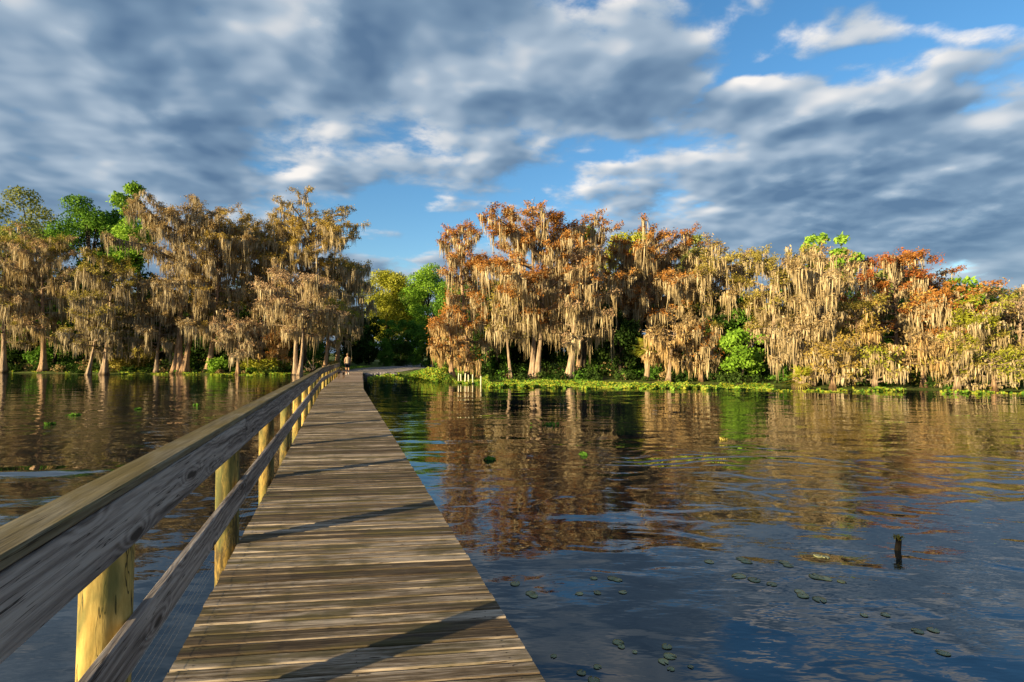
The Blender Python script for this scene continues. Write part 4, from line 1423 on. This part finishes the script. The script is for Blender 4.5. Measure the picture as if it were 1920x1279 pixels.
for i, (px, py, rr, lab) in enumerate(PADS):
    p = onplane(px, py, 0.004)
    o = obj('lily_pad', pm4[i % 4], None, p, (0, 0, rp.uniform(0, 6.28)))
    rr *= 0.42
    o.scale = (rr * rp.uniform(0.9, 1.1), rr * rp.uniform(0.8, 1.0), rr)
    if lab is None:
        lab = 'small round lily pad lying singly or in twos on the dark open water'
    tag(o, lab, 'lily pad', 'lily pads on the near water')

for i, (px, py, s_, lab) in enumerate([(93, 796, 0.22, 'green floating plant tuft on the left water, nearest of three'), (140, 779, 0.24, 'flat green floating plant patch on the left water'),
                                       (258, 768, 0.18, 'small green floating tuft beyond the handrail'), (368, 760, 0.17, 'green floating tuft closest to the handrail cap'),
                                       (1354, 825, 0.2, 'yellow-green floating tuft alone in the middle of the right water'), (1028, 797, 0.3, 'green floating plant patch under the great orange cypress reflection'),
                                       (918, 862, 0.17, 'dark green floating tuft near the deck on the right'), (1095, 853, 0.15, 'small yellow floating tuft right of the deck')]):
    r = np.random.default_rng(400 + i)
    p = onplane(px, py, 0.0)
    n = 30
    s_ *= 0.34
    c = r.normal(size=(n, 3)) * np.array([s_ * (1.6 if 'patch' in lab else 0.8), s_ * 0.6, 0])
    c[:, 2] = r.uniform(0.01, s_ * 0.55, n)
    V, F = leaf_quads(r, c, 0.06, 0.55, np.array([0, -0.4, 0.7]) + np.zeros_like(c), 0.7)
    o = obj('floating_tuft', mesh_np('floating_tuft', V, F, M['leaf_green' if i != 4 else 'leaf_olive']), None, p)
    tag(o, lab, 'water plant', 'loose tufts of floating plants')

# ------------------------------------------------------------------ dark snag with a green cap, solid stand-in for a dark reflection in the right water
def reflection_prop():
    p = onplane(1684, 1032, 0.0)
    root = empty('reflection_stand_in', p)
    tag(root, 'dark shape with olive cap standing in for a reflection in the right-hand water', 'reflection stand-in')
    VL, FL, nv = [], [], 0
    z = np.linspace(-0.5, 0.13, 8)
    pts = np.stack([0.012 * np.sin(z * 9), 0.01 * np.cos(z * 7), z], 1)
    nv = sweep(VL, FL, nv, pts, np.linspace(0.045, 0.02, 8), 12, lambda th, q: 1 + 0.3 * np.cos(th * 2 + q[:, 2:3] * 9) + 0.12 * np.cos(th * 5))
    V = np.concatenate(VL)
    V[-12:, 2] += 0.03 * np.sin(np.arange(12) * 2.1)
    F = np.concatenate(FL)
    obj('trunk', mesh_np('trunk', V, [F, np.array([list(range(7 * 12, 8 * 12))])], M['reflection_dark'], smooth=True), root)  # black body added in place of the reflection
    r = np.random.default_rng(3)
    c = r.normal(size=(90, 3)) * np.array([0.02, 0.02, 0.014]) + np.array([0.0, 0, 0.14])
    V, F = leaf_quads(r, c, 0.015, 0.5, np.array([0, 0, 0.8]) + np.zeros_like(c), 0.8)
    obj('olive_cap', mesh_np('olive_cap', V, F, M['leaf_olive']), root)  # olive leaf faces for the yellowish top of the reflection


reflection_prop()


# ------------------------------------------------------------------ driftwood by the handrail
def driftwood():
    p = Vector((((585 - 960) / FPX) * 54, 54, 0))
    p.z = gz(p.x, p.y)
    r = np.random.default_rng(12)
    VL, FL, nv = [], [], 0
    for i in range(14):
        az, el = r.uniform(-0.6, 3.7), r.uniform(0.05, 0.9)
        L = r.uniform(0.5, 1.6)
        k = 6
        q = np.linspace(0, 1, k)
        a = az + np.cumsum(r.normal(size=k) * 0.2)
        e = el + np.cumsum(r.normal(size=k) * 0.2)
        st = np.stack([np.cos(a) * np.cos(e), np.sin(a) * np.cos(e) * 0.6, np.sin(e)], 1) * L / (k - 1)
        pts = np.array([r.uniform(-.5, .5), 0, 0.1]) + np.cumsum(st, 0)
        nv = sweep(VL, FL, nv, pts, 0.07 * (1 - 0.85 * q), 5)
    o = obj('fallen_branches', mesh_np('fallen_branches', np.concatenate(VL), np.concatenate(FL), M['bark_pale'], smooth=True), None, p)
    tag(o, 'bleached tangle of fallen branches on the bank behind the handrail', 'driftwood')


driftwood()


# ------------------------------------------------------------------ the person walking away along the deck
def flat(name, col, rough=0.7):
    m, T, out = new_mat(name)
    t = T.node('ShaderNodeTexCoord')
    n = T.noise(t.outputs['Object'], 25.0, 3.0, 0.6)
    principled(T, out, T.mix(T.smooth(n, 0.3, 0.7), tuple(c * 0.8 for c in col), col), rough, None, 0.3)
    return m


def skin_mesh(name, verts, edges, radii, mat, root_i=0, sub=2):
    me = bpy.data.meshes.new(name)
    me.from_pydata(verts, edges, [])
    o = bpy.data.objects.new(name, me)
    C.objects.link(o)
    mo = o.modifiers.new('skin', 'SKIN')
    sv = me.skin_vertices[0].data if me.skin_vertices else None
    if sv is None:
        bpy.context.view_layer.objects.active = o
        bpy.ops.mesh.customdata_skin_add()
        sv = me.skin_vertices[0].data
    for i, r in enumerate(radii):
        sv[i].radius = r if isinstance(r, tuple) else (r, r)
        sv[i].use_root = (i == root_i)
    ms = o.modifiers.new('sub', 'SUBSURF')
    ms.levels = ms.render_levels = sub
    dg = bpy.context.evaluated_depsgraph_get()
    m2 = bpy.data.meshes.new_from_object(o.evaluated_get(dg))
    bpy.data.objects.remove(o)
    m2.name = name
    m2.materials.clear()
    m2.materials.append(mat)
    for p in m2.polygons:
        p.use_smooth = True
    return m2


def person():
    sps = S_END + 20.2
    base = deckpt(sps, 0.62, 0.004)
    root = empty('person', base, A2)          # local y points away along the deck
    tag(root, 'person seen from behind in beige sleeveless top and dark shorts walking along the boardwalk', 'person')
    skin = flat('skin', (0.50, 0.29, 0.19))
    topm = flat('beige_knit_top', (0.38, 0.28, 0.19), 0.9)
    shm = flat('dark_shorts', (0.018, 0.020, 0.030), 0.9)
    hair = flat('light_brown_hair', (0.16, 0.085, 0.04), 0.6)
    shoe = flat('white_shoe', (0.72, 0.68, 0.64), 0.6)
    v = [(0, 0, 0.95), (0, 0, 1.10), (0, 0.01, 1.25), (0, 0.01, 1.40), (0, 0.015, 1.48), (0, 0.03, 1.56), (0, 0.03, 1.66), (0, 0.03, 1.72),
         (-0.09, 0, 0.88), (-0.10, 0.10, 0.50), (-0.095, 0.10, 0.30), (-0.09, 0.07, 0.07), (-0.09, 0.20, 0.035),
         (0.09, 0, 0.88), (0.10, 0.02, 0.50), (0.10, -0.13, 0.33), (0.10, -0.27, 0.14), (0.10, -0.20, 0.05),
         (-0.16, 0.01, 1.39), (-0.23, -0.05, 1.14), (-0.22, 0.08, 0.93), (-0.21, 0.12, 0.86),
         (0.16, 0.01, 1.39), (0.23, 0.03, 1.14), (0.26, 0.16, 0.97), (0.26, 0.20, 0.91)]
    e = [(0, 1), (1, 2), (2, 3), (3, 4), (4, 5), (5, 6), (6, 7), (0, 8), (8, 9), (9, 10), (10, 11), (11, 12), (0, 13), (13, 14), (14, 15), (15, 16), (16, 17),
         (3, 18), (18, 19), (19, 20), (20, 21), (3, 22), (22, 23), (23, 24), (24, 25)]
    r = [(0.15, 0.11), (0.125, 0.095), (0.14, 0.10), (0.12, 0.085), (0.05, 0.05), (0.055, 0.06), (0.085, 0.10), (0.06, 0.07),
         0.092, 0.058, 0.055, 0.036, 0.03, 0.092, 0.058, 0.055, 0.036, 0.03,
         0.055, 0.040, 0.028, 0.026, 0.055, 0.040, 0.028, 0.026]
    obj('body', skin_mesh('body', v, e, r, skin), root)
    # fingers, five on each hand
    for (hx, hy, hz, dx) in ((-0.21, 0.13, 0.84, 1), (0.26, 0.215, 0.885, -1)):
        fv, fe, fr = [], [], []
        for k in range(4):
            i0 = len(fv)
            yy = hy - 0.024 + 0.016 * k
            ln = (0.062, 0.072, 0.068, 0.052)[k]
            fv += [(hx, yy, hz + 0.015), (hx, yy + 0.004, hz - ln * 0.5), (hx + dx * 0.018, yy + 0.012, hz - ln)]
            fe += [(i0, i0 + 1), (i0 + 1, i0 + 2)]
            fr += [0.0085, 0.008, 0.006]
        i0 = len(fv)
        fv += [(hx, hy + 0.02, hz + 0.03), (hx + dx * 0.02, hy + 0.045, hz + 0.0), (hx + dx * 0.025, hy + 0.05, hz - 0.025)]
        fe += [(i0, i0 + 1), (i0 + 1, i0 + 2)]
        fr += [0.01, 0.009, 0.007]
        VL, FL, nv = [], [], 0
        for k in range(5):
            nv = sweep(VL, FL, nv, np.array(fv[3 * k:3 * k + 3]), np.array(fr[3 * k:3 * k + 3]), 6)
        obj('fingers', mesh_np('fingers', np.concatenate(VL), np.concatenate(FL), skin, smooth=True), root)

    def lathe(name, rings, mat):
        VL, FL = [], []
        n = 20
        for (cx, cy, z, rx, ry) in rings:
            for k in range(n):
                th = 2 * math.pi * k / n
                VL.append((cx + rx * math.cos(th), cy + ry * math.sin(th), z))
        for i in range(len(rings) - 1):
            for k in range(n):
                FL.append((i * n + k, i * n + (k + 1) % n, (i + 1) * n + (k + 1) % n, (i + 1) * n + k))
        return obj(name, mesh_np(name, VL, np.array(FL), mat, smooth=True), root)
    lathe('top', [(0, 0, 0.93, 0.172, 0.125), (0, 0, 1.0, 0.168, 0.122), (0, 0, 1.10, 0.148, 0.112), (0, 0.01, 1.25, 0.165, 0.12), (0, 0.01, 1.36, 0.165, 0.11), (0, 0.01, 1.43, 0.12, 0.085), (0, 0.012, 1.455, 0.07, 0.065)], topm)
    lathe('shorts', [(0, 0, 0.99, 0.166, 0.12), (0, 0, 0.90, 0.185, 0.128), (0, 0.0, 0.80, 0.19, 0.13)], shm)
    for sx, yy in ((-0.096, 0.045), (0.096, 0.01)):
        lathe('shorts_leg', [(sx, yy * 0.3, 0.86, 0.098, 0.12), (sx, yy * 0.8, 0.72, 0.095, 0.105), (sx, yy, 0.60, 0.09, 0.095)], shm)
    bm = bmesh.new()
    bmesh.ops.create_uvsphere(bm, u_segments=18, v_segments=12, radius=1.0)
    for v_ in bm.verts:
        c = v_.co
        k = 1.0 + 0.05 * math.sin(c.x * 9) * math.sin(c.z * 7)
        v_.co = Vector((c.x * 0.098 * k, 0.012 + c.y * 0.112 * k + (0.0 if c.y < 0 else -0.03), 1.665 + c.z * (0.115 if c.z > 0 else 0.135)))
    obj('hair', bm_mesh('hair', bm, hair, True), root)
    for (x, y, z, rx) in ((-0.09, 0.13, 0.045, 0), (0.10, -0.255, 0.10, 0.9)):
        bm = bmesh.new()
        bmesh.ops.create_uvsphere(bm, u_segments=14, v_segments=8, radius=1.0)
        for v_ in bm.verts:
            c = v_.co
            v_.co = Vector((c.x * 0.046 * (1 - 0.15 * (c.y < -0.3)), c.y * 0.13, max(c.z, -0.7) * (0.05 if c.y > 0.2 else 0.062)))
        obj('shoe', bm_mesh('shoe', bm, shoe, True), root, (x, y, z), (-rx, 0, 0))


person()
